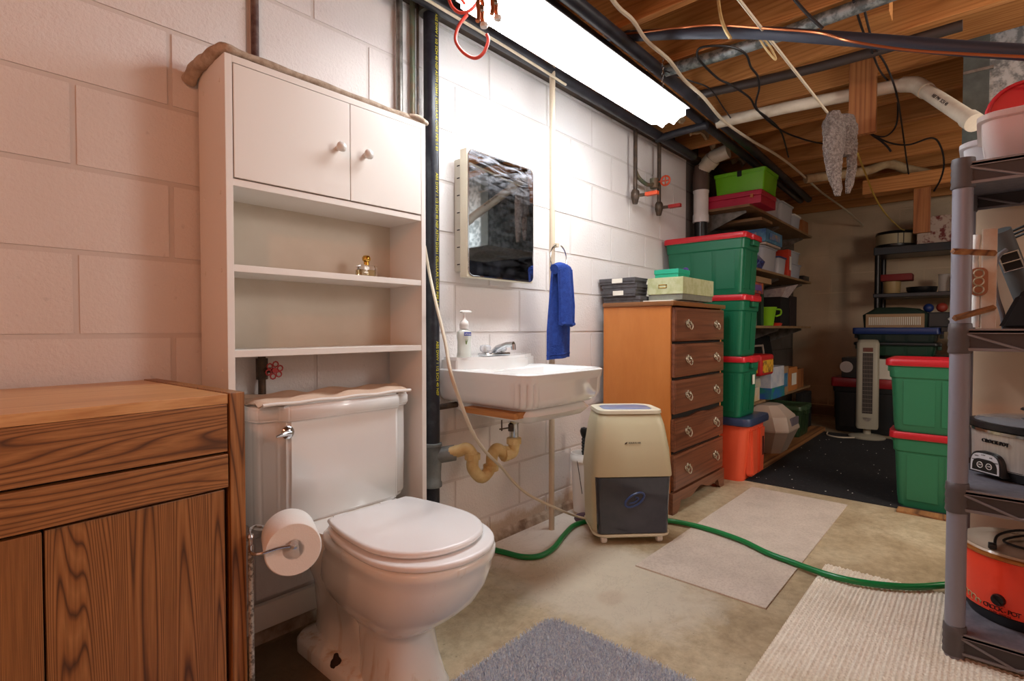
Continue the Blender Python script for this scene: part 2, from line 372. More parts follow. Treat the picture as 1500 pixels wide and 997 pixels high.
# --- sill on top of the wall, rim and joists
struct('trim_3', MB().box(X0, -0.055, 2.17, XF, 0.1, 2.205, 0.003), M_sill)
struct('trim_4', MB().box(X0, 0.03, 2.205, XF, 0.07, 2.44), M_sill)
jroot = struct('ceiling_joists', MB().box(X0, -0.03, 2.43, XF, 0.03, 2.44), M_joist)
jm = None
for k in range(-9, 12):
    x = 1.965 + k * 0.406
    if x < X0 or x > XF - 0.05: continue
    if jm is None:
        b = MB().box(0, YB + 0.02, 0, 0.038, 0.03, 0.235, 0.002, seg=1); jm = bpy.data.meshes.new('joist'); b.bm.to_mesh(jm); b.bm.free(); jm.materials.append(M_joist)
    o = bpy.data.objects.new('joist', jm); C.objects.link(o); o.location = (x, 0, 2.203); o.parent = jroot
ORD = ['first', 'second', 'third', 'fourth', 'fifth', 'sixth', 'seventh', 'eighth', 'ninth', 'tenth', 'eleventh']
# kraft-faced insulation stuffed against the rim between joists
for k in range(-3, 8):
    x = 1.965 + 0.038 + k * 0.406
    b = MB()
    def f(u, v, x=x, k=k):
        import math as _m
        return (x + 0.004 + 0.36 * u, -0.20 + 0.10 * v + 0.03 * _m.sin(9 * u + k) * (1 - v), 2.24 + 0.17 * v + 0.018 * _m.sin(13 * u * (1 + 0.2 * k) + 3 * v) + 0.012 * _m.sin(31 * u + k))
    b.grid(f, 18, 8)
    bmesh.ops.solidify(b.bm, geom=b.bm.faces[:], thickness=0.012)
    tag(b.build('insulation_batt', M_insul, smooth=True), 'kraft insulation stuffed above the wall, ' + ORD[k + 3] + ' joist gap from the near end', 'insulation', 'insulation batts above the wall')

# ------------------------------------------------------------------ foreground oak cabinet
# local frame: origin at the front right bottom corner, front faces -y, body runs towards -x
t = thing('oak_cabinet', 'oak veneer cabinet with a light top in the left foreground', 'cabinet', (0.445, -0.49, 0), math.radians(4))
W, D, H = 0.62, 0.475, 0.82
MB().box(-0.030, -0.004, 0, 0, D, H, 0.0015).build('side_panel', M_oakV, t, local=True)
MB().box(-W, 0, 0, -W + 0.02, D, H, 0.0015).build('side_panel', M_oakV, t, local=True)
MB().box(-W + 0.02, 0.0, H - 0.022, -0.0315, D, H - 0.002, 0.0015).build('top', M_oakTopLit, t, local=True)
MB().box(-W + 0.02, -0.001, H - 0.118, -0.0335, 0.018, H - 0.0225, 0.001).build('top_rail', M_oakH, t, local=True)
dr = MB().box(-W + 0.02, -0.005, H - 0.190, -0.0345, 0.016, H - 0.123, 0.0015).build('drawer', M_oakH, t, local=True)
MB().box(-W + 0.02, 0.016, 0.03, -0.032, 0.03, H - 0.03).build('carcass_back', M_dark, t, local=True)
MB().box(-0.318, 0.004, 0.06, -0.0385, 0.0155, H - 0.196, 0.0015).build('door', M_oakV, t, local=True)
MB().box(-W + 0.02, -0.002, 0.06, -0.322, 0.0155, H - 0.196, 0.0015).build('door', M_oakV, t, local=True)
MB().box(-W + 0.02, 0.03, 0.0, -0.032, 0.045, 0.06).build('toe_board', M_oakH, t, local=True)

# ------------------------------------------------------------------ over-toilet shelf unit
SX0, SX1, SYF, SYB = 0.520, 1.160, -0.200, -0.012
t = thing('over_toilet_shelf_unit', 'tall white shelf unit with two cupboard doors standing over the toilet', 'shelf unit', (0.84, -0.1, 0))
for x in (SX0, SX1 - 0.018):
    s = MB().box(x, SYF, 0, x + 0.018, SYB, 1.645, 0.0012).build('side_panel', M_melamine, t)
for z in (1.585, 1.30, 1.10, 0.84, 0.66):
    for y in (-0.165, -0.05):
        MB().lathe([(0.0055, 0), (0.0055, 0.001), (0.003, 0.0022)], seg=10, M=Matrix.Translation((SX0 - 0.0002, y, z)) @ Matrix.Rotation(-PI / 2, 4, 'Y')).build('screw_cap', M_melamine, t, smooth=True)
MB().box(SX0 + 0.018, SYF, 1.627, SX1 - 0.018, SYB, 1.645, 0.001).build('top_panel', M_melamine, t)
for n, z in (('cupboard_floor', 1.316), ('shelf', 1.097), ('shelf', 0.876)):
    MB().box(SX0 + 0.018, SYF + 0.002, z, SX1 - 0.018, SYB, z + 0.018, 0.001).build(n, M_melamine, t)
MB().box(SX0 + 0.018, SYB - 0.006, 0.89, SX1 - 0.018, SYB, 1.63).build('back_panel', M_melback, t)
MB().box(SX0 + 0.018, SYB - 0.018, 0.045, SX1 - 0.018, SYB, 0.12, 0.001).build('stretcher', M_melamine, t)
xm = 0.872
for a, b_, kx in ((SX0 + 0.0205, xm - 0.0012, xm - 0.042), (xm + 0.0012, SX1 - 0.0205, xm + 0.050)):
    d = MB().box(a, SYF - 0.001, 1.337, b_, SYF + 0.015, 1.625, 0.0015).build('door', M_melamine, t)
    MB().lathe([(0.008, 0), (0.006, 0.008), (0.0065, 0.012), (0.0135, 0.018), (0.0155, 0.025), (0.011, 0.032), (0.0, 0.034)], seg=20, M=Matrix.Translation((kx, SYF - 0.001, 1.482)) @ Matrix.Rotation(PI / 2, 4, 'X')).build('knob', M_white, d, smooth=60)
for x in (SX0 + 0.019, SX0 + 0.019):
    pass
# dusty cloth draped on top
b = MB(); pth = smoothpath([(0.50, 0.0, 1.625), (0.507, -0.04, 1.652), (0.515, -0.10, 1.658), (0.53, -0.165, 1.668), (0.56, -0.185, 1.662), (0.75, -0.188, 1.659), (0.98, -0.185, 1.657), (1.12, -0.188, 1.656), (1.165, -0.19, 1.658)], 8)
b.tube(pth, [0.009 + 0.0012 * math.sin(i * 1.1) + (0.009 if i < 20 else 0.009 * max(0, 1 - (i - 20) / 14)) for i in range(len(pth))], 10)
b.tube(smoothpath([(1.10, -0.19, 1.660), (1.13, -0.20, 1.662), (1.165, -0.195, 1.653), (1.172, -0.185, 1.66), (1.15, -0.175, 1.668)], 6), 0.008, 8)
b.box(0.53, -0.17, 1.6455, 1.15, -0.03, 1.6515, 0.002)
tag(b.build('dust_cloth', mat('dusty_cloth', (196, 180, 162), 0.85, col2=(160, 140, 120), ns=40, bs=0.6, bscale=120, bd=0.004), smooth=70), 'dusty beige cloth rolled along the top edge of the white shelf unit', 'cloth')
# perfume bottle
t = thing('perfume_bottle', 'small cut glass perfume bottle with round gold cap on the upper shelf', 'bottle', (0.99, -0.10, 1.1152))
MB().box(0.958, -0.118, 1.1155, 1.022, -0.084, 1.160, 0.006).build('glass_body', M_glass, t, smooth=True)
MB().box(0.963, -0.113, 1.1195, 1.017, -0.089, 1.145, 0.004).build('liquid', M_perfume, t, smooth=True)
MB().lathe([(0.009, 0), (0.009, 0.010)], (0.99, -0.101, 1.1602), 16).build('collar', M_gold, t, smooth=True)
MB().lathe([(0.0, 0.010), (0.008, 0.0105), (0.0135, 0.017), (0.014, 0.025), (0.010, 0.031), (0, 0.033)], (0.99, -0.101, 1.1602), 18, ).build('cap', M_gold, t, smooth=True)

# shut-off valve on the wall behind the unit
t = thing('shutoff_valve', 'tarnished shut-off pipe with red wheel handle on the wall behind the shelf unit', 'valve', (0.675, -0.03, 0.755))
MB().tube([(0.675, -0.033, 0.74), (0.675, -0.033, 0.88)], 0.011, 10).tube([(0.675, -0.033, 0.80), (0.675, -0.033, 0.862)], 0.017, 10).tube([(0.675, -0.033, 0.828), (0.69, -0.075, 0.828)], 0.008, 8).build('valve_body', M_tarnish, t, smooth=True)
b = MB()
for k in range(6):
    a = k * PI / 3 + 0.3; cx, cz = 0.018 * math.cos(a), 0.018 * math.sin(a)
    b.tube([(0.692 + cx + 0.008 * math.cos(q * PI / 4), -0.078, 0.828 + cz + 0.008 * math.sin(q * PI / 4)) for q in range(8)], 0.0022, 6, closed=True)
b.lathe([(0.008, -0.004), (0.008, 0.004)], seg=12, M=Matrix.Translation((0.692, -0.078, 0.828)) @ Matrix.Rotation(PI / 2, 4, 'X'))
b.build('wheel_handle', M_redvalve, t, smooth=True)

# ------------------------------------------------------------------ toilet
TX = 0.845
t = thing('toilet', 'white two-piece toilet with closed lid below the shelf unit', 'toilet', (TX, -0.3, 0))
def ring(z, hw, yb, yf, n=40, p=2.3, chx=0):
    yc = yf + hw * 1.02 if yf + hw * 1.02 < yb else (yf + yb) / 2
    out = []
    for i in range(n):
        a = 2 * PI * i / n; s, c = math.sin(a), math.cos(a)
        if c >= 0:   # back half, squarer
            e = 2 / 3.4; out.append((TX + hw * math.copysign(abs(s) ** e, s), yc + (yb - yc) * abs(c) ** e, z))
        else:
            e = 2 / p; out.append((TX + hw * math.copysign(abs(s) ** e, s), yc - (yc - yf) * abs(c) ** e, z))
    return out
b = MB(); b.loft([ring(0.0, 0.106, -0.39, -0.612), ring(0.014, 0.106, -0.39, -0.612), ring(0.03, 0.098, -0.385, -0.602), ring(0.09, 0.086, -0.37, -0.582), ring(0.155, 0.080, -0.35, -0.568),
    ring(0.178, 0.088, -0.32, -0.578), ring(0.20, 0.108, -0.27, -0.615), ring(0.235, 0.132, -0.22, -0.662), ring(0.272, 0.150, -0.22, -0.702), ring(0.315, 0.160, -0.24, -0.729),
    ring(0.355, 0.165, -0.26, -0.743), ring(0.375, 0.166, -0.27, -0.745), ring(0.385, 0.171, -0.27, -0.753), ring(0.400, 0.172, -0.27, -0.755), ring(0.406, 0.167, -0.275, -0.750)])
b.build('bowl', M_bowl, t, smooth=60)
MB().loft([ring(0.0, 0.078, -0.09, -0.46), ring(0.10, 0.070, -0.09, -0.45), ring(0.19, 0.080, -0.09, -0.43), ring(0.28, 0.112, -0.08, -0.42), ring(0.36, 0.135, -0.08, -0.42), ring(0.40, 0.14, -0.08, -0.42)]).build('trapway', M_bowl, t, smooth=60)
b = MB(); b.loft([rrect(0.118, 0.185, 0.06, 7, TX - 0.003, -0.275, 0.0), rrect(0.118, 0.185, 0.06, 7, TX - 0.003, -0.275, 0.030), rrect(0.110, 0.177, 0.055, 7, TX - 0.003, -0.275, 0.040), rrect(0.085, 0.15, 0.05, 7, TX - 0.003, -0.275, 0.046)])
b.build('foot_flange', M_bowl, t, smooth=50)
MB().loft([rrect(0.17, 0.10, 0.03, 4, TX, -0.17, 0.335), rrect(0.185, 0.115, 0.03, 4, TX, -0.175, 0.37), rrect(0.185, 0.115, 0.03, 4, TX, -0.175, 0.395)]).build('tank_shelf', M_porcelain, t, smooth=50)
MB().lathe([(0.016, 0), (0.014, 0.012), (0.008, 0.02), (0.006, 0.03), (0.0, 0.031)], (TX - 0.105, -0.33, 0.035), 10).build('floor_bolt', mat('rusty_bolt', (44, 26, 16), 0.8), t, smooth=True)
def dring(z, hw, yb, yf, n=48, wb=0.128):
    # seat outline: round front, sides drawing in to a short straight back edge
    yc = yf + hw * 1.08; k = wb / hw; a_ = (yb - yc) / math.sqrt(1 - k * k); out = []
    for i in range(n):
        a = 2 * PI * i / n; s, c = math.sin(a), math.cos(a)
        if c >= 0: out.append((TX + hw * s, min(yc + a_ * c, yb), z))
        else: out.append((TX + hw * math.copysign(abs(s) ** 0.93, s), yc - (yc - yf) * abs(c) ** 0.93, z))
    return out
def slab(z0, z1, hw, yb, yf, e=0.006, ring=dring):
    return [ring(z0, hw - e, yb - e, yf + e), ring(z0 + e, hw, yb, yf), ring(z1 - e, hw, yb, yf), ring(z1 - e * 0.3, hw - e * 0.5, yb - e * 0.5, yf + e * 0.5), ring(z1, hw - e * 1.6, yb - e * 1.6, yf + e * 1.6)]
MB().loft(slab(0.408, 0.424, 0.173, -0.325, -0.757, 0.005)).build('seat', M_seat, t, smooth=60)
ld = MB().loft(slab(0.428, 0.445, 0.162, -0.330, -0.722, 0.006)).build('lid', M_seat, t, smooth=60)
for s in (-1, 1): MB().box(TX + s * 0.075 - 0.022, -0.335, 0.405, TX + s * 0.075 + 0.022, -0.300, 0.436, 0.006).build('hinge', M_seat, t, smooth=True)
MB().lathe([(0.012, -0.004), (0.012, 0.003)], (TX - 0.02, -0.715, 0.404), 10).build('bumper', M_seat, t, smooth=True)
# tank: plan outline with stepped front corners
def tank(z, g=0.0, w=0.245, yf=-0.222):
    pl = [(-w - g, -0.03), (w + g, -0.03), (w + g, -0.15 - g), (w - 0.012 + g, -0.178 - g), (w - 0.055, -0.192 - g), (w - 0.07, yf - g), (-w + 0.07, yf - g), (-w + 0.055, -0.192 - g), (-w + 0.012 - g, -0.178 - g), (-w - g, -0.15 - g)]
    return [(TX + x, y, z) for x, y in pl]
b = MB(); b.loft([tank(0.392, -0.012, 0.25, -0.215), tank(0.402, -0.002, 0.25, -0.219), tank(0.55, 0.0, 0.25), tank(0.705, 0.0, 0.25)])
bmesh.ops.bevel(b.bm, geom=[e for e in b.bm.edges if e.calc_face_angle(0) > 0.35], offset=0.008, segments=3, affect='EDGES')
b.build('tank', M_porcelain, t, smooth=60)
b = MB(); b.loft([tank(0.694, 0.004, 0.25), tank(0.700, 0.009, 0.25), tank(0.733, 0.009, 0.25), tank(0.742, 0.002, 0.25)])
bmesh.ops.bevel(b.bm, geom=[e for e in b.bm.edges if e.calc_face_angle(0) > 0.35], offset=0.005, segments=3, affect='EDGES')
b.build('tank_lid', M_porcelain, t, smooth=60)
hd = MB().lathe([(0.018, 0), (0.018, 0.004), (0.013, 0.009), (0.006, 0.012)], seg=18, M=Matrix.Translation((0.662, -0.2215, 0.668)) @ Matrix.Rotation(PI / 2, 4, 'X')).build('flush_handle', M_chrome, t, smooth=True, label='chrome flush handle')
MB().tube([(0.664, -0.238, 0.668), (0.645, -0.243, 0.669), (0.622, -0.245, 0.665)], [0.006, 0.0065, 0.003], 10).build('lever', M_chrome, hd, smooth=True)
# wrinkled cloth cover on the tank lid
b = MB()
b.grid(lambda u, v: (TX - 0.256 + (0.512 - 0.03 * max(0, v - 0.7) / 0.3 * (u > 0.5)) * u, -0.035 - 0.180 * v, 0.7455 + 0.007 * (v < 0.9) * abs(math.sin(7 * u + 4 * v) * math.sin(11 * v + 3 * u)) + 0.004 * math.sin(23 * u + 9 * v) * (v < 0.9) + (0.004 if 0.0 < v < 0.95 else 0) + 0.008 * max(0, u - 0.75) - (0.006 if u == 0 or u == 1 else 0)), 40, 18)
bmesh.ops.solidify(b.bm, geom=b.bm.faces[:], thickness=0.004)
hm = MB(); hm.tube([(TX - 0.250 + 0.478 * i / 24, -0.226, 0.7475 + 0.0012 * math.sin(i) + 0.010 * max(0, i / 24 - 0.75)) for i in range(25)], 0.0048, 8)
tag(b.build('tank_cover_cloth', mat('beige_cloth', (214, 186, 162), 0.85, bs=0.3, bscale=160), smooth=70), 'wrinkled beige cloth lying on top of the toilet tank', 'cloth')
CLOTH = bpy.data.objects['tank_cover_cloth']; hm.build('white_hem', mat('white_hem', (236, 232, 226), 0.8), CLOTH, smooth=70)

# ------------------------------------------------------------------ toilet paper stand and roll
t = thing('toilet_paper_stand', 'thin speckled metal stand with chrome arms beside the oak cabinet', 'paper holder', (0.46, -0.50, 0))
POLE_M = mat('speckled_metal', (190, 188, 180), 0.4, 0.5, col2=(110, 106, 98), ns=150, lo=0.45, hi=0.6)
AXR = Vector((0.337, 0.941, 0.0)); LAT = Vector((0.941, -0.337, 0.0)); PFR = Vector((0.503, -0.586, 0.507)); PPOLE = PFR + AXR * 0.052 - LAT * 0.078
# arms: one passes behind the roll, the other carries the knob in front of it
fx, fy = (0.498, -0.595, 0.513)[0], (0.498, -0.595, 0.513)[1]
pf = Vector((0.503, -0.586, 0.507)); pb = pf + Vector((0.337, 0.941, 0.0)) * 0.118
p0 = PPOLE + Vector((0, 0, -0.004)); p1 = PPOLE + Vector((0, 0, 0.014))
MB().tube([(PPOLE.x, PPOLE.y, 0.0), tuple(p0)], 0.0055, 10).build('pole', POLE_M, t, smooth=True)
b = MB(); b.tube(smoothpath([p0, p0 - AXR * 0.035 - Vector((0, 0, 0.002)), p0 - AXR * 0.054 + LAT * 0.015, pf - LAT * 0.03, pf], 6), 0.0032, 8)
b.tube(smoothpath([p1, p1 + AXR * 0.035 + Vector((0, 0, 0.002)), p1 + AXR * 0.060 + LAT * 0.015, pb - LAT * 0.03, pb], 6), 0.0032, 8)
b.tube([p0, p1], 0.004, 8); b.lathe([(0, -0.007), (0.005, -0.005), (0.007, 0), (0.005, 0.005), (0, 0.007)], tuple(p1), 12)
b.build('arms', M_chrome, t, smooth=True)
ax = (pb - pf).normalized(); qm = ax.to_track_quat('Z', 'Y').to_matrix().to_4x4()
MB().lathe([(0, -0.010), (0.006, -0.008), (0.009, 0), (0.006, 0.008), (0, 0.010)], seg=16, M=Matrix.Translation(pf) @ qm).build('knob', M_chrome, t, smooth=True)
t = thing('toilet_paper_roll', 'white toilet paper roll hanging on the chrome arms', 'toilet paper', tuple(pf - Vector((0, 0, 0.075))))
rc = pf + ax * 0.008 + Vector((0, 0, -0.012)); L = 0.100
RM = Matrix.Translation(rc) @ qm
MB().lathe([(0.021, 0), (0.0530, 0.0), (0.0555, 0.003), (0.0555, L - 0.003), (0.0530, L), (0.021, L), (0.021, 0)], seg=48, M=RM).build('paper', mat('tissue', (240, 236, 230), 0.9, bs=0.25, bscale=260), t, smooth=50)
MB().lathe([(0.0205, 0.001), (0.0205, L - 0.001), (0.0195, L - 0.001), (0.0195, 0.001), (0.0205, 0.001)], seg=24, M=RM).build('core', M_kraft, t, smooth=50)
tag(MB().box(0.492, -0.50, 0.0, 0.512, -0.42, 0.045, 0.001).build('wood_offcut', M_board), 'small wood offcut lying on the floor beside the paper stand', 'wood block')

# ------------------------------------------------------------------ wash basin
SXL, SXR, SF, ZT = 1.385, 1.895, -0.470, 0.792
t = thing('wash_basin', 'white wall-mounted porcelain basin with fluted front corners', 'sink', (1.64, -0.22, 0.6))
XC = (SXL + SXR) / 2; HW = (SXR - SXL) / 2
def sring(z, hw, yf, yb=-0.004, r=0.06, flute=0.0):
    # outline with rounded front corners; flute = depth share of the four moulded grooves
    pts = [(XC + hw, yb), (XC + hw, (yb + yf) / 2), (XC + hw, yf + r + 0.02)]
    N = 32
    def corner(sgn, ks):
        for k in ks:
            t = k / N; a = t * PI / 2; g = r - 0.0075 * flute * (1 - abs(math.sin(4 * PI * t)) ** 0.5) * (1 if 0 < k < N else 0)
            pts.append((XC + sgn * (hw - r + g * math.cos(a)), yf + r - g * math.sin(a)))
    corner(1, range(N + 1)); pts.append((XC, yf - 0.006)); corner(-1, range(N, -1, -1))
    pts += [(XC - hw, yf + r + 0.02), (XC - hw, (yb + yf) / 2), (XC - hw, yb)]
    return [(x, y, z) for x, y in pts]
def bowl_ring(z, k):
    # inner basin outline, same vertex count as the outer ring
    out = []
    o = sring(z, HW - 0.04, SF + 0.045, -0.165, 0.09)
    cx, cy = XC, (SF + 0.045 - 0.165) / 2
    for x, y, zz in o: out.append((cx + (x - cx) * k, cy + (y - cy) * k, z))
    return out
b = MB(); b.loft([sring(ZT - 0.136, HW - 0.050, SF + 0.060, r=0.07), sring(ZT - 0.130, HW - 0.026, SF + 0.032, r=0.07, flute=0.3), sring(ZT - 0.115, HW - 0.010, SF + 0.014, r=0.07, flute=0.9), sring(ZT - 0.095, HW - 0.004, SF + 0.006, r=0.07, flute=1.0), sring(ZT - 0.042, HW - 0.002, SF + 0.004, r=0.07, flute=1.0), sring(ZT - 0.036, HW - 0.001, SF + 0.001, r=0.07, flute=0.4), sring(ZT - 0.030, HW, SF, r=0.07), sring(ZT - 0.006, HW + 0.001, SF - 0.001), sring(ZT, HW - 0.006, SF + 0.006),
    sring(ZT - 0.001, HW - 0.014, SF + 0.016, -0.14), bowl_ring(ZT - 0.012, 1.0), bowl_ring(ZT - 0.05, 0.94), bowl_ring(ZT - 0.11, 0.78), bowl_ring(ZT - 0.135, 0.45), bowl_ring(ZT - 0.14, 0.1)], cap0=False)
# the underside bulges down around the drain
b.loft([sring(ZT - 0.134, HW - 0.050, SF + 0.060, r=0.07), [(XC + (x - XC) * 0.80, -0.24 + (y + 0.24) * 0.84, ZT - 0.160) for x, y, z in sring(0, HW, SF)], [(XC + (x - XC) * 0.70, -0.24 + (y + 0.24) * 0.74, ZT - 0.185) for x, y, z in sring(0, HW, SF)], [(XC + (x - XC) * 0.45, -0.22 + (y + 0.22) * 0.5, ZT - 0.203) for x, y, z in sring(0, HW, SF)], [(XC - 0.02 + (x - XC) * 0.16, -0.2 + (y + 0.2) * 0.2, ZT - 0.206) for x, y, z in sring(0, HW, SF)]], cap0=False)
b.build('basin', M_porcelain, t, smooth=50)
b = MB()
b.prism([(1.392, -0.002), (1.888, -0.002), (1.888, -0.075), (1.872, -0.092), (1.80, -0.118), (1.76, -0.150), (1.52, -0.158), (1.48, -0.125), (1.40, -0.10), (1.392, -0.09)], ZT - 0.02, ZT + 0.045, 'z', bev=0.011)
b.build('back_ledge', M_porcelain, t, smooth=50)
b = MB().box(1.392, -0.40, 0.628, 1.465, -0.14, 0.650, 0.001); b.build('support_board', M_joist, t)
b = MB().tube([(1.30, -0.05, 0.645), (1.52, -0.05, 0.645)], 0.012, 8); b.build('bracket_bar', M_tarnish, t, smooth=True)
# faucet (its own thing)
t = thing('faucet', 'chrome faucet with two clear ribbed knobs on the basin ledge', 'faucet', (1.61, -0.09, ZT + 0.0452))
zl = ZT + 0.0456
MB().box(1.535, -0.118, zl, 1.685, -0.068, zl + 0.013, 0.005).build('base_plate', M_chrome, t, smooth=True)
MB().tube([(1.61, -0.09, zl + 0.010), (1.61, -0.115, zl + 0.030), (1.615, -0.160, zl + 0.046), (1.618, -0.195, zl + 0.048)], [0.017, 0.015, 0.012, 0.012], 12).build('spout', M_chrome, t, smooth=True)
MB().tube([(1.618, -0.193, zl + 0.048), (1.618, -0.195, zl + 0.026)], 0.010, 12).build('aerator', M_chrome, t, smooth=True)
for x in (1.560, 1.660):
    b = MB(); rg = []
    for z, r in ((0.014, 0.010), (0.020, 0.019), (0.032, 0.022), (0.042, 0.020), (0.046, 0.010)):
        rg.append([(x + r * (1 + 0.09 * math.cos(8 * 2 * PI * i / 48)) * math.cos(2 * PI * i / 48), -0.09 + r * (1 + 0.09 * math.cos(8 * 2 * PI * i / 48)) * math.sin(2 * PI * i / 48), zl + z) for i in range(48)])
    b.loft(rg).build('knob', M_acrylic, t, smooth=70, label='clear ribbed acrylic knob')
    MB().lathe([(0.006, 0.012), (0.006, 0.040)], (x, -0.09, zl), 8).build('stem', M_brass, t, smooth=True)
# soap bottle
t = thing('soap_bottle', 'clear and white pump soap bottle with blue label on the basin ledge', 'soap bottle', (1.445, -0.085, zl))
bx, by = 1.445, -0.085
M_soap, nt_, b_ = base('soap_bottle_body', (236, 240, 232), 0.15, **{'Transmission Weight': 0.35})
prof = [(0.034, 0.0), (0.036, 0.004), (0.033, 0.02), (0.032, 0.06), (0.036, 0.085), (0.033, 0.100), (0.020, 0.110), (0.016, 0.112)]
MB().lathe(prof, (bx, by, zl), 28, sx=0.95, sy=0.65).build('body', M_soap, t, smooth=70)
MB().lathe([(0.018, 0.112), (0.018, 0.124), (0.020, 0.128), (0.017, 0.140), (0.006, 0.150), (0.0055, 0.176)], (bx, by, zl), 20).build('pump_collar', M_white, t, smooth=60)
MB().loft([rrect(0.026, 0.008, 0.007, 4, bx + 0.004, by - 0.004, zl + 0.174), rrect(0.030, 0.010, 0.008, 4, bx + 0.006, by - 0.005, zl + 0.180), rrect(0.022, 0.008, 0.007, 4, bx + 0.004, by - 0.004, zl + 0.185)]).build('pump_head', M_white, t, smooth=60)
nx, ny = -0.55, -0.83
MB().box(-0.016, -0.007, 0, 0.016, 0.007, 0.0012, 0.0004, M=facing((bx - 0.006, by - 0.0265, zl + 0.092), (nx * 0.45, -1))).build('label_patch', mat('label_blue', (58, 70, 160), 0.5), t)
letters('softsoap', 0.0085, facing((bx - 0.0068, by - 0.0283, zl + 0.092), (nx * 0.45, -1)), M_white, t)
b = MB()
for a in (-0.35, 0.0, 0.4): b.tube([(bx - 0.012, by - 0.0255, zl + 0.052), (bx - 0.012 + 0.02 * math.sin(a), by - 0.0262, zl + 0.072)], [0.0022, 0.0004], 6)
b.build('leaf_print', mat('leaf_green', (110, 130, 70), 0.5), t)

# drain tailpiece and aged P-trap, joined to the black stack
t = thing('drain_trap', 'yellowed plastic drain trap with chrome tailpiece under the basin', 'drain pipe', (1.45, -0.16, 0.36))
TP = (1.615, -0.20)
MB().lathe([(0.034, 0.585), (0.034, 0.578), (0.024, 0.566), (0.0185, 0.56), (0.0185, 0.485)], (TP[0], TP[1], 0), 20).build('tailpiece', M_chrome, t, smooth=50)
MB().tube([(TP[0], TP[1], 0.548), (TP[0] - 0.075, TP[1] + 0.01, 0.548)], 0.003, 6).tube([(TP[0] - 0.063, TP[1] + 0.01, 0.54), (TP[0] - 0.063, TP[1] + 0.01, 0.61)], 0.003, 6).lathe([(0.012, -0.014), (0.012, 0.014)], (TP[0] - 0.018, TP[1], 0.548), 10).build('pop_up_rod', M_tarnish, t, smooth=True)
b = MB()
TPATH = [(TP[0], TP[1], 0.500), (TP[0], TP[1], 0.472), (1.605, -0.198, 0.443), (1.567, -0.195, 0.446), (1.524, -0.190, 0.472), (1.502, -0.185, 0.448), (1.497, -0.182, 0.402), (1.454, -0.176, 0.370), (1.413, -0.168, 0.411), (1.415, -0.163, 0.458), (1.400, -0.148, 0.487), (1.378, -0.125, 0.479), (1.340, -0.090, 0.470)]
b.tube(smoothpath(TPATH, 6), 0.0235, 14)
b.build('trap_pipe', M_oldpvc, t, smooth=60)
for c_, a_ in (((TP[0], TP[1], 0.492), (0, 0, 1)), (TPATH[6], (0.02, 0, 1)), (TPATH[9], (0.02, 0, 1)), (TPATH[3], (1, -0.15, 0))):
    MB().lathe([(0.024, -0.014), (0.031, -0.012), (0.031, 0.010), (0.024, 0.014)], seg=10, M=Matrix.Translation(c_) @ Vector(a_).to_track_quat('Z', 'Y').to_matrix().to_4x4()).build('slip_nut', M_oldpvc, t, smooth=35)

# black ABS stack with yellow printing
PXx, PYy, PR = 1.300, -0.062, 0.0290
t = thing('drain_stack', 'black plastic drain stack with yellow printing left of the mirror', 'pipe', (PXx, PYy, 0))
MB().tube([(PXx, PYy, 0.0), (PXx, PYy, 0.36)], PR * 0.95, 20).build('pipe', M_blackpipe, t, smooth=60)
MB().tube([(PXx, PYy, 0.50), (PXx, PYy, 2.14)], PR, 20).build('pipe', M_blackpipe, t, smooth=60)
b = MB().lathe([(0.033, 0.345), (0.037, 0.347), (0.037, 0.362), (0.033, 0.366), (0.033, 0.40), (0.035, 0.43), (0.033, 0.50), (0.037, 0.503), (0.037, 0.512), (0.030, 0.515)], (PXx, PYy, 0), 22)
b.tube([(PXx, PYy, 0.462), (PXx + 0.075, PYy - 0.045, 0.470)], 0.031, 16)
b.build('coupling', M_greycoupling, t, smooth=50)
b = MB()
b.lathe([(0.045, 2.13), (0.045, 2.20)], (PXx, PYy, 0), 20).build('collar', mat('rubber_collar', (74, 72, 62), 0.6), t, smooth=50)
s_ = 'ABS DWV 1 1/2 SCH 40 NSF ASTM D2661 CELLULAR CORE PIPE 5 83'
a_ = math.atan2(-1.0, 0.05)
for z_, tx_ in ((1.87, s_), (1.28, s_), (0.80, 'ABS DWV 1 1/2 SCH 40 NSF')):
    nrm = (math.cos(a_), math.sin(a_), 0)
    up = Vector((0, 0, 1)); n = Vector(nrm); r_ = up.cross(n)
    m4 = Matrix((-up, r_, n)).transposed().to_4x4()
    letters(tx_, 0.017, Matrix.Translation(Vector((PXx + nrm[0] * (PR + 0.0003), PYy + nrm[1] * (PR + 0.0003), z_))) @ m4, M_yellowprint, t, 'printing', 0.0005)

# vertical service pipes on the left block wall
tag(MB().tube([(0.675, -0.010, 1.60), (0.675, -0.010, 2.17)], 0.011, 10).build('riser_pipe', mat('maroon_pipe', (74, 44, 42), 0.6, col2=(120, 100, 92), ns=30), smooth=True), 'thin dark red riser pipe rising from the top of the shelf unit', 'pipe')
tag(MB().tube([(1.185, -0.022, 0.0), (1.185, -0.022, 2.17)], 0.012, 10).build('riser_pipe', M_conduit, smooth=True), 'grey metal riser conduit left of the green pipe', 'pipe')
tag(MB().tube([(1.245, -0.020, 0.0), (1.245, -0.020, 2.17)], 0.010, 10).build('riser_pipe', M_greenpipe, smooth=True), 'greenish copper riser pipe beside the black stack', 'pipe')
tag(MB().tube([(1.262, -0.030, 0.0), (1.262, -0.030, 2.17)], 0.005, 8).build('riser_pipe', M_tarnish, smooth=True), 'thin brown tube squeezed against the black stack', 'pipe')
# beige pole from floor to joists
tag(MB().tube([(1.980, -0.114, 0.0), (1.980, -0.114, 2.20)], 0.0135, 14).build('support_pole', M_polepaint, smooth=True), 'thin beige painted pole from floor to ceiling beside the basin', 'pole')

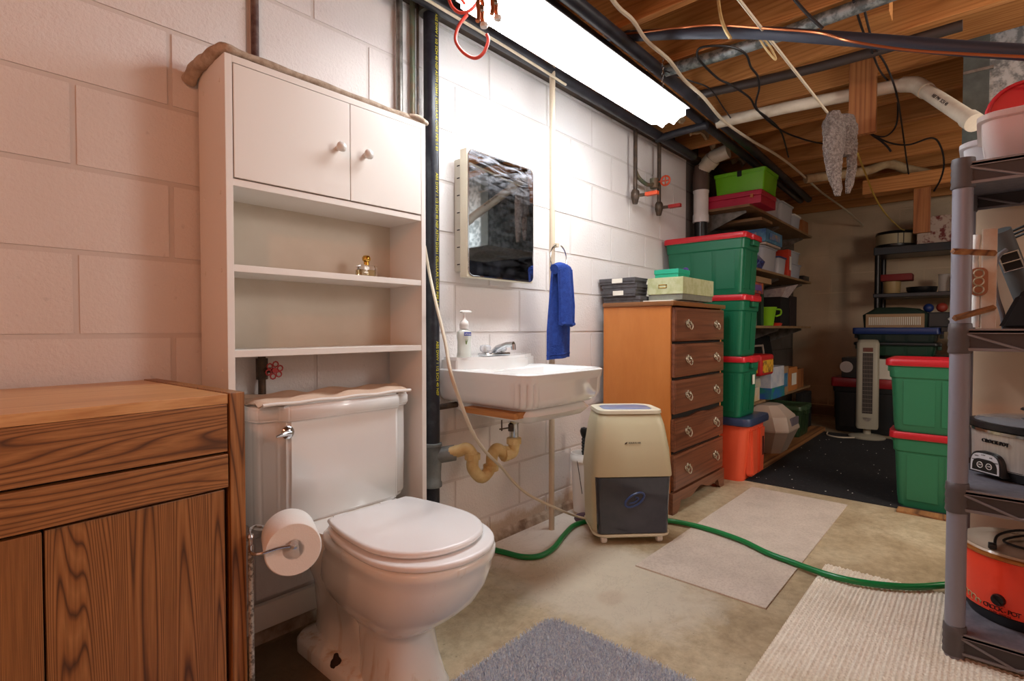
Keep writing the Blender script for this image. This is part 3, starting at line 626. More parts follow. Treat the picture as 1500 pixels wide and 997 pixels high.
# ------------------------------------------------------------------ medicine cabinet
t = thing('medicine_cabinet', 'beige medicine cabinet with smeared mirror door above the basin', 'mirror cabinet', (1.65, -0.04, 1.16))
b = MB().box(1.470, -0.052, 1.185, 1.84, -0.001, 1.640, 0.002); bd_ = b.build('cabinet_body', mat('grey_cream_metal', (206, 204, 190), 0.45), t)
b = MB()
for z in (1.21, 1.28, 1.35, 1.42, 1.49, 1.56, 1.61): b.box(1.4685, -0.034, z, 1.4705, -0.018, z + 0.004, 0.0005)
b.build('louvre_slots', M_dark, bd_)
MB().box(1.452, -0.094, 1.157, 1.862, -0.054, 1.668, 0.004).build('door_frame', M_creamlight, t, smooth=40)
m, nt, bs_ = base('smeared_mirror', (200, 206, 210), 0.03, 1)
co = coords(nt)
sep = nt.nodes.new('ShaderNodeSeparateXYZ'); nt.links.new(co, sep.inputs[0])
sw = noise(nt, coords(nt, (3, 3, 14), rot=(0, 0.35, 0)), 3.0, 6, 0.65, 0.8)
st = ramp(nt, sw, [(0.44, (0, 0, 0, 1)), (0.62, (1, 1, 1, 1))])
mr = nt.nodes.new('ShaderNodeMapRange'); mr.inputs['From Min'].default_value = 1.50; mr.inputs['From Max'].default_value = 1.67; mr.inputs['To Min'].default_value = 0.02; mr.inputs['To Max'].default_value = 0.55
nt.links.new(sep.outputs['Z'], mr.inputs['Value'])
mu = nt.nodes.new('ShaderNodeMath'); mu.operation = 'MULTIPLY'; nt.links.new(st, mu.inputs[0]); nt.links.new(mr.outputs[0], mu.inputs[1])
df = nt.nodes.new('ShaderNodeBsdfDiffuse'); df.inputs[0].default_value = (0.75, 0.78, 0.85, 1)
ms = nt.nodes.new('ShaderNodeMixShader'); nt.links.new(mu.outputs[0], ms.inputs[0]); nt.links.new(bs_.outputs[0], ms.inputs[1]); nt.links.new(df.outputs[0], ms.inputs[2])
nt.links.new(ms.outputs[0], nt.nodes['Material Output'].inputs[0])
def mring(y, g): return [(x, y, z) for x, z, _ in rrect(0.203 - g, 0.253 - g, 0.028 - g, 6, 1.658, 1.4125)]
MB().loft([mring(-0.0945, 0.002), mring(-0.0985, 0.0)]).build('mirror_edge', M_chrome, t, smooth=40)
MB().loft([mring(-0.0986, 0.004), mring(-0.0996, 0.005)]).build('mirror_glass', m, t)

# ------------------------------------------------------------------ towel ring and towel
t = thing('towel_ring', 'chrome towel ring on the block wall beside the beige pole', 'towel ring', (2.045, -0.145, 1.22))
rc_ = (1.981, -0.150, 1.277); R_ = 0.062
MB().tube([(rc_[0] + R_ * math.cos(a) , rc_[1] , rc_[2] + R_ * math.sin(a)) for a in [PI / 2 + 0.30 + k * (2 * PI - 0.60) / 36 for k in range(37)]], 0.0032, 8).build('ring', M_chrome, t, smooth=True)
MB().box(rc_[0] - 0.010, -0.148, rc_[2] + 0.052, rc_[0] + 0.010, -0.1275, rc_[2] + 0.070, 0.003).build('mount', M_polepaint, t)
m_t = mat('blue_terry', (44, 82, 176), 0.95, col2=(32, 64, 150), ns=60, bs=1.0, bscale=260, bd=0.012)
t = thing('hand_towel', 'blue terry hand towel hanging folded through the chrome ring', 'towel', (1.985, -0.15, 0.81))
def hang(x0a, x1a, x0b, x1b, zt, zb, y, amp, ph):
    def f(u, v):
        xa = x0a + (x0b - x0a) * min(1, v * 1.5); xb = x1a + (x1b - x1a) * min(1, v * 1.5)
        bulge = amp * math.sin(2.6 * PI * u + ph) * (0.45 + 0.55 * v)
        top = 0.010 * math.cos((u - 0.5) * PI) if v < 0.08 else 0
        return (xa + (xb - xa) * u, y + bulge, zt + (zb - zt) * v + 0.012 * math.sin(PI * u) * (1 - v) + 0.008 * (u - 0.5))
    return f
tx = rc_[0]; tz = rc_[2] - 0.058
b = MB(); b.grid(hang(tx - 0.052, tx + 0.050, tx - 0.082, tx + 0.092, tz, 0.812, -0.150, 0.012, 0.4), 30, 60); bmesh.ops.solidify(b.bm, geom=b.bm.faces[:], thickness=0.011)
b.build('back_layer', m_t, t, smooth=80)
b = MB(); b.grid(hang(tx - 0.048, tx + 0.052, tx - 0.030, tx + 0.078, tz + 0.002, 0.972, -0.186, 0.014, 1.2), 30, 40); bmesh.ops.solidify(b.bm, geom=b.bm.faces[:], thickness=0.014)
b.build('front_layer', m_t, t, smooth=80)
MB().tube([(tx - 0.052 + 0.102 * i / 10, -0.166, tz + 0.002 + 0.012 * math.sin(PI * i / 10)) for i in range(11)], 0.024, 10).build('fold', m_t, t, smooth=80)
MB().tube([(tx - 0.030 + 0.104 * i / 12, -0.192 - 0.004 * math.sin(i), 0.970 + 0.004 * math.sin(i * 0.6)) for i in range(13)], 0.008, 8).build('hem', m_t, t, smooth=True)
MB().tube([(tx - 0.080 + 0.170 * i / 12, -0.156 + 0.012 * math.sin(2.6 * PI * i / 12 + 0.4), 0.832 + 0.008 * (i / 12 - 0.5)) for i in range(13)], 0.0075, 8).build('hem', m_t, t, smooth=True)
# square the back layer to the fold
# ------------------------------------------------------------------ pipes with valves on the wall
t = thing('supply_valves', 'pair of tarnished supply pipes with orange-red valve handles near the shelf end of the wall', 'valves', (3.03, -0.05, 1.68))
MB().tube([(2.88, -0.05, 2.17), (2.88, -0.05, 1.72)], 0.0125, 10).build('pipe', M_tarnish, t, smooth=True)
MB().tube([(3.19, -0.05, 2.20), (3.19, -0.05, 1.70)], 0.0125, 10).build('pipe', M_tarnish, t, smooth=True)
MB().tube(smoothpath([(2.88, -0.05, 1.90), (2.92, -0.055, 1.86), (3.02, -0.06, 1.84), (3.12, -0.06, 1.87), (3.19, -0.05, 1.88)], 5), 0.012, 10).lathe([(0.026, -0.03), (0.026, 0.03)], (3.10, -0.06, 1.865), 10).build('cross_pipe', M_greenpipe, t, smooth=True)
b = MB(); b.tube([(3.155 + 0.0, -0.11 + 0.030 * math.cos(a), 1.885 + 0.030 * math.sin(a)) for a in [k * PI / 6 for k in range(12)]], 0.006, 6, closed=True).tube([(3.155, -0.11, 1.86), (3.155, -0.11, 1.91)], 0.004, 6).tube([(3.155, -0.14, 1.885), (3.155, -0.06, 1.885)], 0.004, 6)
b.build('round_handle', M_orangevalve, t, smooth=True)
for x, z in ((2.88, 1.75), (3.19, 1.73)):
    MB().lathe([(0.015, -0.05), (0.02, -0.03), (0.026, -0.01), (0.026, 0.02), (0.018, 0.035)], (x, -0.05, z), 10).tube([(x, -0.05, z), (x + 0.02, -0.115, z)], 0.010, 8).build('valve_body', M_tarnish, t, smooth=True)
    MB().box(x + 0.0, -0.190, z - 0.012, x + 0.03, -0.112, z + 0.010, 0.003).build('lever_handle', M_redvalve if x > 3 else M_orangevalve, t)

# ------------------------------------------------------------------ fluorescent fixture
LX0, LX1, LYC, LZ = 1.14, 2.40, -0.487, 1.915
t = thing('fluorescent_light', 'long lit fluorescent fixture with ribbed diffuser hanging by chains under the joists', 'ceiling light', ((LX0 + LX1) / 2, LYC, LZ))
pr = []
for i in range(49):                       # scalloped wrap-around lens, seen from its end
    a = i / 48; y = -0.086 + 0.172 * a
    pr.append((LYC + y, LZ + 0.002 + 0.030 * (abs(a - 0.5) * 2) ** 4 + 0.017 * abs(math.cos(a * 3 * PI + PI / 2))))
pr += [(LYC + 0.086, LZ + 0.060), (LYC - 0.086, LZ + 0.060)]
MB().prism(pr, LX0, LX1, 'x').build('diffuser', M_lens, t)
MB().prism([(LYC - 0.105, LZ + 0.0605), (LYC + 0.105, LZ + 0.0605), (LYC + 0.105, LZ + 0.064), (LYC + 0.05, LZ + 0.068), (LYC + 0.04, LZ + 0.105), (LYC - 0.04, LZ + 0.105), (LYC - 0.05, LZ + 0.068), (LYC - 0.105, LZ + 0.064)], LX0 - 0.006, LX1 + 0.006, 'x').build('housing', mat('fixture_housing', (150, 148, 152), 0.5), t)
for x in (1.30, 2.30):
    b = MB(); z = LZ + 0.104; k = 0
    while z < 2.20:
        M = Matrix.Translation((x, LYC - 0.02, z + 0.011)) @ Matrix.Rotation(PI / 2 * (k % 2), 4, 'Z')
        pts = [M @ Vector((0.005 * math.cos(a), 0, 0.011 * math.sin(a))) for a in [q * PI / 4 for q in range(8)]]
        b.tube(pts, 0.0013, 5, closed=True); z += 0.018; k += 1
    b.build('chain', M_chrome, t, smooth=True)
# spring clamps hooked over the near end of the fixture
for i, (cx, cy, cz) in enumerate(((1.073, -0.555, 1.845), (1.114, -0.570, 1.877))):
    t = thing('spring_clamp', ('left', 'right')[i] + ' one of two brass spring clamps hooked on the near end of the light', 'clamp', (cx, cy, cz))
    b = MB()
    for s in (-1, 1): b.tube(smoothpath([(cx + s * 0.004, cy, cz + 0.045), (cx + s * 0.010, cy, cz + 0.02), (cx + s * 0.007, cy, cz - 0.012), (cx + s * 0.012, cy, cz - 0.030)], 4), 0.006, 8)
    b.build('jaws', M_copper, t, smooth=True)
    MB().lathe([(0, -0.008), (0.010, -0.006), (0.012, 0), (0.010, 0.006), (0, 0.008)], (cx + 0.014, cy, cz - 0.030), 12).build('tip', M_white, t, smooth=True)
    MB().lathe([(0.006, -0.010), (0.010, -0.006), (0.010, 0.006), (0.006, 0.010)], (cx, cy, cz + 0.01), 10).build('pivot', M_chrome, t, smooth=True)
# red air line looping beside the fixture
M_redhose = mat('red_hose', (206, 70, 54), 0.4)
b = MB(); b.tube(smoothpath([(1.131, -0.438, 1.909), (1.113, -0.420, 1.875), (1.106, -0.413, 1.833), (1.120, -0.430, 1.796), (1.144, -0.457, 1.777), (1.162, -0.477, 1.792), (1.173, -0.487, 1.829), (1.170, -0.484, 1.850)], 8), 0.0052, 10)
tag(b.build('extension_cord', M_redhose, smooth=True), 'red cord hanging in a large loop left of the light', 'cord')
b = MB(); b.tube(smoothpath([(1.078, -0.407, 1.963), (1.087, -0.419, 1.922), (1.104, -0.439, 1.903), (1.125, -0.462, 1.913), (1.140, -0.477, 1.942), (1.137, -0.473, 1.971)], 8), 0.0048, 10).tube(smoothpath([(1.129, -0.403, 1.992), (1.140, -0.416, 1.958), (1.156, -0.435, 1.948), (1.171, -0.451, 1.963)], 8), 0.0048, 10)
tag(b.build('extension_cord', M_redhose, smooth=True), 'coiled red cord at the top edge near the clamps', 'cord')

# ------------------------------------------------------------------ pipes, cables and wood under the joists
def cable(name, label, cat, pts, r, m, n=8, seg=8, group=None):
    return tag(MB().tube(smoothpath(pts, n), r, seg).build(name, m, smooth=True), label, cat, group)
cable('iron_pipe', 'black iron pipe running along the wall beside the light, nearer the wall', 'pipe', [(0.2, -0.395, 2.165), (2.5, -0.385, 2.165), (5.6, -0.30, 2.165)], 0.026, M_blackiron, 3, 14)
cable('iron_pipe', 'black iron pipe running along the joists, farther from the wall', 'pipe', [(0.2, -0.470, 2.168), (2.6, -0.465, 2.168), (5.6, -0.37, 2.165)], 0.027, M_blackiron, 3, 14)
cable('copper_line', 'thin copper line between the black pipes and the light', 'pipe', [(0.9, -0.27, 2.15), (1.9, -0.27, 2.15), (2.1, -0.26, 2.19)], 0.010, M_tarnish, 4, 10)
cable('iron_pipe', 'dark pipe along the top of the block wall behind the light', 'pipe', [(0.3, -0.10, 2.145), (2.0, -0.10, 2.150), (3.6, -0.10, 2.145)], 0.028, M_blackiron, 3, 14)
cable('white_cable', 'pale cable clipped along the sill above the beige pole', 'cable', [(0.9, -0.15, 2.11), (1.25, -0.15, 2.108), (1.7, -0.148, 2.105), (2.05, -0.14, 2.10)], 0.0055, M_cord)
cable('iron_pipe', 'dark pipe crossing to the wall just past the far end of the light', 'pipe', [(3.082, -0.086, 2.130), (3.059, -0.265, 2.130), (3.062, -0.412, 2.130)], 0.022, M_blackiron, 4, 12)
# insulated hose with copper line along it
HP = [(2.045, -0.353, 2.250), (2.064, -0.526, 2.194), (2.035, -0.721, 2.120), (2.058, -0.973, 2.039), (2.054, -1.197, 1.941), (2.061, -1.388, 1.858), (2.074, -1.555, 1.787), (2.095, -1.731, 1.719)]
cable('insulated_hose', 'thick slate-black insulated hose sagging across the joists', 'hose', HP, 0.0215, mat('foam_sleeve', (50, 56, 72), 0.5, bs=0.2, bscale=80), 8, 16)
cable('copper_line', 'copper line strapped on top of the insulated hose', 'pipe', [(2.027, -0.364, 2.233), (2.037, -0.541, 2.192), (2.007, -0.734, 2.127), (2.025, -0.860, 2.095), (2.022, -1.054, 2.008), (2.020, -1.204, 1.938), (1.982, -1.299, 1.862), (2.003, -1.430, 1.799), (2.008, -1.557, 1.745), (2.024, -1.727, 1.682)], 0.0042, M_copper)
cable('strap', 'flat yellowed cable looped over the insulated hose', 'cable', [(2.078, -0.838, 2.274), (2.034, -0.869, 2.139), (2.015, -0.894, 2.065), (2.007, -0.918, 2.018)], 0.006, M_oldpvc)
cable('strap', 'short yellowed cable end hanging behind the insulated hose', 'cable', [(2.344, -0.914, 2.155), (2.362, -0.936, 2.110), (2.384, -0.962, 2.070), (2.388, -0.966, 2.076), (2.373, -0.948, 2.121), (2.355, -0.927, 2.155)], 0.004, M_oldpvc)
# galvanised conduit, dark conduit, all through the joists
cable('galvanised_pipe', 'mottled galvanised pipe crossing the joists above the insulated hose', 'pipe', [(2.375, -0.485, 2.170), (2.405, -0.862, 2.170), (2.391, -1.239, 2.170), (2.382, -1.388, 2.170)], 0.026, M_galv, 3, 14)
cable('dark_pipe', 'dark brown pipe crossing the middle joists', 'pipe', [(2.754, -0.476, 2.180), (2.840, -1.031, 2.180), (2.841, -1.545, 2.180)], 0.022, mat('brown_black_pipe', (58, 48, 44), 0.5), 3, 12)
# white PVC vent
t = thing('pvc_pipe', 'white plastic drain pipe with an elbow dropping towards the metal rack', 'pipe', (3.249, -1.303, 2.150))
PA = [(3.120, -0.445, 2.150), (3.157, -0.801, 2.150), (3.244, -1.309, 2.150)]
PE = (3.244, -1.309, 2.150); PB = (3.213, -1.361, 2.124); PC = (3.175, -1.395, 2.081); PD = (2.858, -1.575, 1.796)
MB().tube(PA, 0.031, 18).build('straight_pipe', M_pvc, t, smooth=True)
MB().tube(smoothpath([PE, PB, PC, tuple(Vector(PC).lerp(Vector(PD), 0.08))], 6), 0.036, 18).build('elbow', M_pvc, t, smooth=True)
dd = (Vector(PD) - Vector(PC)).normalized(); MB().tube([PC, PD], 0.031, 18).build('lower_pipe', M_pvc, t, smooth=True)
MB().tube([Vector(PD) - dd * 0.02, Vector(PD) + dd * 0.035], 0.036, 18).build('socket', M_pvc, t, smooth=50)
MB().tube([Vector(PC) + dd * 0.01, Vector(PC) + dd * 0.04], 0.0355, 18).build('socket', M_pvc, t, smooth=50)
nn = (Vector(cam.location) - Vector(PC)); nn = (nn - dd * nn.dot(dd)).normalized(); rr_ = dd
m4 = Matrix((rr_, nn.cross(rr_), nn)).transposed().to_4x4()
letters('NSF PW  SCH 40', 0.020, Matrix.Translation(Vector(PC).lerp(Vector(PD), 0.5) + nn * 0.0314) @ m4, M_blackmatte, t, 'printing', 0.0006)
tag(MB().box(3.144, -1.215, 1.920, 3.182, -1.100, 2.300, 0.002).build('hanger_board', M_block_w), 'orange-brown wood hanger board in front of the white pipe', 'wood block')
tag(MB().box(3.590, -1.07, 2.06, 3.625, -0.96, 2.2025, 0.002).build('bridging_block', M_joist) , 'short wood block between joists behind the rag', 'wood block')
t2 = MB().box(2.58, -1.33, 2.21, 2.68, -1.235, 2.43, 0.002).build('bridging_block', M_joist); tag(t2, 'vertical wood bridging block above the insulated hose', 'wood block')
t = thing('metal_duct', 'galvanised duct box at the upper right behind the red lidded tub', 'duct', (3.4, -2.0, 1.62))
MB().box(3.05, -2.35, 1.62, 3.80, (3.050, -1.545, 2.083)[1], 2.198, 0.003).build('duct_body', M_galv, t)
MB().box(3.040, (3.050, -1.629, 2.056)[1], 1.62, 3.050, (3.050, -1.543, 2.084)[1], 2.198, 0.001).build('corner_flange', mat('dull_galvanised', (84, 92, 88), 0.5, 0.4, col2=(70, 76, 74), ns=20), t)
MB().box(3.035, (3.050, -1.642, 2.052)[1], 2.05, 3.052, (3.050, -1.543, 2.084)[1], 2.062, 0.001).build('seam', M_conduit, t)
# cables
cable('white_cable', 'long pale cable draped from the front joists down to the storage shelves', 'cable', [(1.529, -0.662, 2.100), (1.682, -0.637, 2.100), (1.793, -0.635, 2.100), (1.958, -0.607, 2.100), (2.159, -0.605, 2.100), (2.384, -0.576, 2.100), (2.612, -0.570, 2.100), (2.986, -0.534, 2.100), (3.398, -0.548, 2.100), (3.767, -0.581, 2.100), (4.217, -0.593, 2.100), (5.130, -0.545, 2.140), (5.454, -0.569, 2.120), (5.922, -0.621, 2.080), (6.538, -0.669, 2.020)], 0.0078, M_cord)
cable('clothes_line', 'taut clothesline holding the hanging rag', 'rope', [(1.662, -1.027, 2.005), (1.823, -1.011, 2.035), (2.872, -1.061, 1.969)], 0.0055, M_cord)
M_bc = M_blackcord
cable('black_wire', 'black wire making a large loop below the galvanised pipe', 'wire', [(3.970, -0.611, 2.120), (3.460, -0.704, 2.120), (3.192, -0.715, 2.120), (2.995, -0.703, 2.120), (2.822, -0.723, 2.120), (2.612, -0.703, 2.120), (2.510, -0.682, 2.120), (2.315, -0.684, 2.120), (2.233, -0.697, 2.120), (2.188, -0.730, 2.120), (2.218, -0.787, 2.120), (2.281, -0.834, 2.120), (2.373, -0.853, 2.120), (2.497, -0.833, 2.120), (2.613, -0.827, 2.120), (2.750, -0.791, 2.120), (2.947, -0.715, 2.120), (3.141, -0.702, 2.120), (3.364, -0.711, 2.120), (3.577, -0.750, 2.120), (3.823, -0.846, 2.120), (3.924, -0.995, 2.120)], 0.005, M_bc, 6)
cable('black_wire', 'thin black wire from the light to the storage corner', 'wire', [(2.337, -0.504, 2.150), (2.503, -0.547, 2.150), (2.656, -0.586, 2.150), (2.934, -0.552, 2.150), (3.127, -0.528, 2.150)], 0.0035, M_bc)
cable('black_wire', 'pair of black wires hanging down past the hanger board', 'wire', [(2.351, -1.246, 2.180), (2.585, -1.237, 2.180), (2.775, -1.241, 2.170), (3.063, -1.242, 2.170), (3.455, -1.253, 2.217), (3.713, -1.242, 2.211), (3.827, -1.221, 2.133), (3.781, -1.172, 2.073), (3.714, -1.097, 2.093)], 0.0045, M_bc)
cable('black_wire', 'black wire dropping vertically towards the white sleeve cable', 'wire', [(2.347, -1.272, 2.180), (2.715, -1.257, 2.170), (3.045, -1.271, 2.170), (3.236, -1.289, 2.100), (3.978, -1.239, 2.151), (4.241, -1.237, 2.029), (4.248, -1.248, 1.941)], 0.0045, M_bc)
cable('black_wire', 'black wire curving down beside the top of the rack post', 'wire', [(3.835, -1.079, 2.143), (3.916, -1.173, 2.077), (3.998, -1.265, 2.060), (4.095, -1.372, 2.101), (4.130, -1.413, 2.048), (4.142, -1.429, 1.945), (4.127, -1.415, 1.854), (4.098, -1.386, 1.780)], 0.005, M_bc)
cable('black_wire', 'tangled black wire ends below the hanger board', 'wire', [(3.813, -1.054, 2.200), (3.848, -1.095, 2.130), (3.889, -1.142, 2.085), (3.915, -1.173, 2.048), (3.929, -1.189, 2.019)], 0.006, M_bc)
cable('yellow_cord', 'thin yellow cord hanging from the rag to the far shelf', 'cord', [(3.260, -1.123, 1.858), (3.944, -1.060, 1.912), (4.338, -1.051, 1.860), (4.869, -1.045, 1.833), (5.542, -1.046, 1.839), (6.212, -1.044, 1.880), (6.803, -1.100, 1.989)], 0.0052, mat('yellow_cord_jacket', (190, 160, 60), 0.5))
cable('grey_strap', 'dark strap hanging at the top near the galvanised pipe', 'strap', [(2.216, -1.070, 2.203), (2.249, -1.109, 2.144), (2.291, -1.158, 2.082)], 0.006, M_blackcord)
t = thing('pipe_hanger', 'grey metal pipe hanger hook at the top near the duct', 'hanger', (3.033, -1.377, 2.345))
MB().tube(smoothpath([(3.084, -1.431, 2.463), (3.067, -1.413, 2.413), (3.039, -1.384, 2.358), (3.024, -1.368, 2.333)], 4), 0.011, 8).build('hook', M_conduit, t, smooth=True)
cable('fallen_insulation', 'torn grey-brown insulation strip hanging below the far joists', 'insulation', [(4.590, -0.574, 2.108), (4.749, -0.751, 2.140), (4.908, -0.927, 2.172), (5.015, -1.045, 2.225), (5.120, -1.163, 2.182), (5.260, -1.321, 2.140), (5.365, -1.440, 2.108)], 0.035, M_insul, 6, 10)
tag(MB().box(4.95, -1.315, 1.66, 4.99, -1.215, 1.99, 0.003).build('hanger_board', M_block_w), 'reddish wood post dropping in front of the far picture box', 'wood block')
tag(MB().box(4.90, -1.9, 1.99, 5.05, -0.9, 2.10, 0.003).build('cross_beam', M_joist), 'wood beam below the farthest joists', 'beam')

# grey chenille rag on the clothesline
b = MB()
mr_ = mat('chenille', (124, 108, 100), 0.95, col2=(176, 160, 150), ns=90, bs=1.0, bscale=150, bd=0.03)
t = thing('hanging_rag', 'grey-brown chenille rag hanging over the clothesline', 'rag', (2.95, -1.0, 1.6))
def raglobe(nm, pts, seed):
    # flattened, tapering, lumpy hanging end of the rag: (x, y, z, half width, half depth)
    rings = []
    for i in range(len(pts) * 8 - 7):
        j, f = divmod(i, 8); f /= 8
        p = [pts[j][k] + ((pts[j + 1][k] - pts[j][k]) * f if f else 0) for k in range(5)]
        rg = []
        for q in range(28):
            a_ = 2 * PI * q / 28; n_ = 1 + 0.07 * math.sin(5 * a_ + i * 0.7 + seed) + 0.05 * math.sin(11 * a_ - i * 1.9)
            u_, v_ = p[3] * math.cos(a_) * n_, p[4] * math.sin(a_) * n_
            rg.append((p[0] + 0.67 * u_ + 0.74 * v_, p[1] - 0.74 * u_ + 0.67 * v_, p[2]))
        rings.append(rg)
    return MB().loft(rings).build(nm, mr_, t, smooth=80)
def rp(px, d, hw, hd): return tuple(px) + (hw, hd)
raglobe('front_fold', [rp((2.894, -1.085, 1.975), 0, 0.026, 0.017), rp((2.893, -1.085, 1.920), 0, 0.052, 0.030), rp((2.889, -1.085, 1.808), 0, 0.048, 0.030), rp((2.887, -1.086, 1.695), 0, 0.033, 0.024), rp((2.897, -1.100, 1.611), 0, 0.022, 0.017), rp((2.898, -1.103, 1.576), 0, 0.012, 0.010)], 0)
raglobe('back_fold', [rp((2.994, -1.106, 1.983), 0, 0.043, 0.017), rp((2.998, -1.112, 1.937), 0, 0.057, 0.026), rp((2.996, -1.113, 1.861), 0, 0.057, 0.026), rp((2.995, -1.114, 1.785), 0, 0.052, 0.022)], 2)
raglobe('side_fold', [rp((3.018, -1.138, 1.828), 0, 0.022, 0.019), rp((3.016, -1.139, 1.729), 0, 0.021, 0.019), rp((3.006, -1.131, 1.647), 0, 0.019, 0.015), rp((3.001, -1.126, 1.604), 0, 0.009, 0.009)], 4)

# waste pipe with hub at the end of the wall
t = thing('waste_stack', 'grey and white waste stack with angled hub at the end of the block wall', 'pipe', (3.79, -0.07, 0.9))
sx, sy = 3.80, -0.075
MB().tube([(sx, sy, 1.60), (sx, sy, 1.78)], 0.045, 18).build('black_section', M_blackplas, t, smooth=True)
MB().lathe([(0.052, 1.72), (0.056, 1.722), (0.056, 1.775), (0.052, 1.78), (0.052, 1.93), (0.056, 1.935), (0.056, 1.95)], (sx, sy, 0), 20).build('white_coupling', M_white, t, smooth=50)
MB().lathe([(0.054, 1.94), (0.058, 1.96), (0.058, 2.06), (0.05, 2.10), (0.046, 2.13)], (sx, sy, 0), 20).build('rubber_sleeve', mat('brown_rubber', (92, 76, 68), 0.6, bs=0.2), t, smooth=50)
MB().tube([(sx, sy - 0.01, 2.10), (sx - 0.02, sy - 0.10, 2.17), (sx - 0.02, sy - 0.2, 2.19)], 0.050, 18).tube([(sx - 0.005, sy - 0.05, 2.13), (sx - 0.015, sy - 0.09, 2.16)], 0.058, 18).build('angled_hub', M_pvc, t, smooth=50)
MB().tube(smoothpath([(3.92, -0.05, 2.04), (3.885, -0.06, 2.045), (3.872, -0.062, 2.00), (3.868, -0.062, 1.90), (3.855, -0.062, 1.80), (3.83, -0.06, 1.76)], 5), 0.020, 12).build('side_pipe', M_pvc, t, smooth=50)

# ------------------------------------------------------------------ dresser
t = thing('dresser', 'maple chest of five dark drawers beside the basin wall', 'dresser', (2.89, -0.25, 0))
DX0, DX1, DYF, DYB = 2.54, 3.235, -0.445, -0.045
MB().box(DX0, DYF + 0.006, 0.06, DX0 + 0.02, DYB, 1.068, 0.002).build('side_panel', M_maple, t)
MB().box(DX1 - 0.02, DYF + 0.006, 0.06, DX1, DYB, 1.068, 0.002).build('side_panel', M_maple, t)
MB().box(DX0 - 0.012, DYF - 0.016, 1.068, DX1 + 0.012, DYB, 1.092, 0.006).build('top', mat('dresser_top', (130, 84, 46), 0.3), t, smooth=30)
MB().box(DX0 + 0.02, DYF + 0.006, 0.10, DX1 - 0.02, DYB, 1.06).build('carcass', M_dark, t)
zs = [(0.885, 1.060), (0.700, 0.872), (0.512, 0.686), (0.318, 0.498), (0.118, 0.304)]
for i, (za, zb) in enumerate(zs):
    b = MB()
    if i == 3:   # wavy upper edge
        top = [(DX1 - 0.012 - (DX1 - DX0 - 0.024) * k / 24, zb - 0.012 + 0.007 * math.cos(k / 24 * 4 * PI) * math.sin(PI * k / 24)) for k in range(25)]
        b.prism([(DX0 + 0.012, za), (DX1 - 0.012, za)] + top, DYF - 0.014, DYF + 0.006, 'y', bev=0.003)
    else:
        b.box(DX0 + 0.012, DYF - 0.014, za, DX1 - 0.012, DYF + 0.006, zb, 0.005)
    d = b.build('drawer', M_drawer, t, smooth=30)
    MB().box(DX0 + 0.022, DYF - 0.0165, za + 0.012, DX1 - 0.022, DYF - 0.0135, zb - 0.014 - (0.012 if i == 3 else 0), 0.0015).build('raised_panel', M_drawer, d)
    for hx in (DX0 + 0.165, DX1 - 0.145):
        hz = (za + zb) / 2; hb = MB()
        # pierced backplate: stem, two scrolls, hanging bail
        for s in (-1, 1):
            hb.tube(smoothpath([(hx, DYF - 0.020, hz + 0.026), (hx + s * 0.012, DYF - 0.021, hz + 0.012), (hx + s * 0.026, DYF - 0.021, hz + 0.016), (hx + s * 0.030, DYF - 0.021, hz + 0.004), (hx + s * 0.016, DYF - 0.021, hz - 0.008), (hx, DYF - 0.020, hz - 0.016)], 4), 0.0032, 6)
            hb.lathe([(0.005, -0.004), (0.006, 0), (0.004, 0.008)], seg=8, M=Matrix.Translation((hx + s * 0.022, DYF - 0.020, hz + 0.006)) @ Matrix.Rotation(PI / 2, 4, 'X'))
        hb.tube(smoothpath([(hx - 0.022, DYF - 0.030, hz + 0.006), (hx - 0.022, DYF - 0.034, hz - 0.012), (hx, DYF - 0.036, hz - 0.026), (hx + 0.022, DYF - 0.034, hz - 0.012), (hx + 0.022, DYF - 0.030, hz + 0.006)], 4), 0.0026, 6)
        hb.build('handle', M_brass, d, smooth=True)
ap = [(DX0 - 0.004, 0.0), (DX0 - 0.004, 0.108), (DX1 + 0.004, 0.108), (DX1 + 0.004, 0.0), (DX1 - 0.05, 0.0), (DX1 - 0.075, 0.02)]
n = 20
for k in range(n + 1):
    u = k / n; ap.append((DX1 - 0.09 - (DX1 - DX0 - 0.18) * u, 0.045 + 0.022 * math.sin(PI * u) * (1 if 0.12 < u < 0.88 else 0.2) + 0.012 * math.cos(u * 4 * PI)))
ap += [(DX0 + 0.075, 0.02), (DX0 + 0.05, 0.0)]
MB().prism(ap, DYF - 0.016, DYF + 0.006, 'y').build('apron', M_drawer, t)
MB().box(DX0 - 0.004, DYF + 0.006, 0.0, DX0 + 0.018, DYB, 0.06, 0.001).build('plinth_side', M_maple, t)

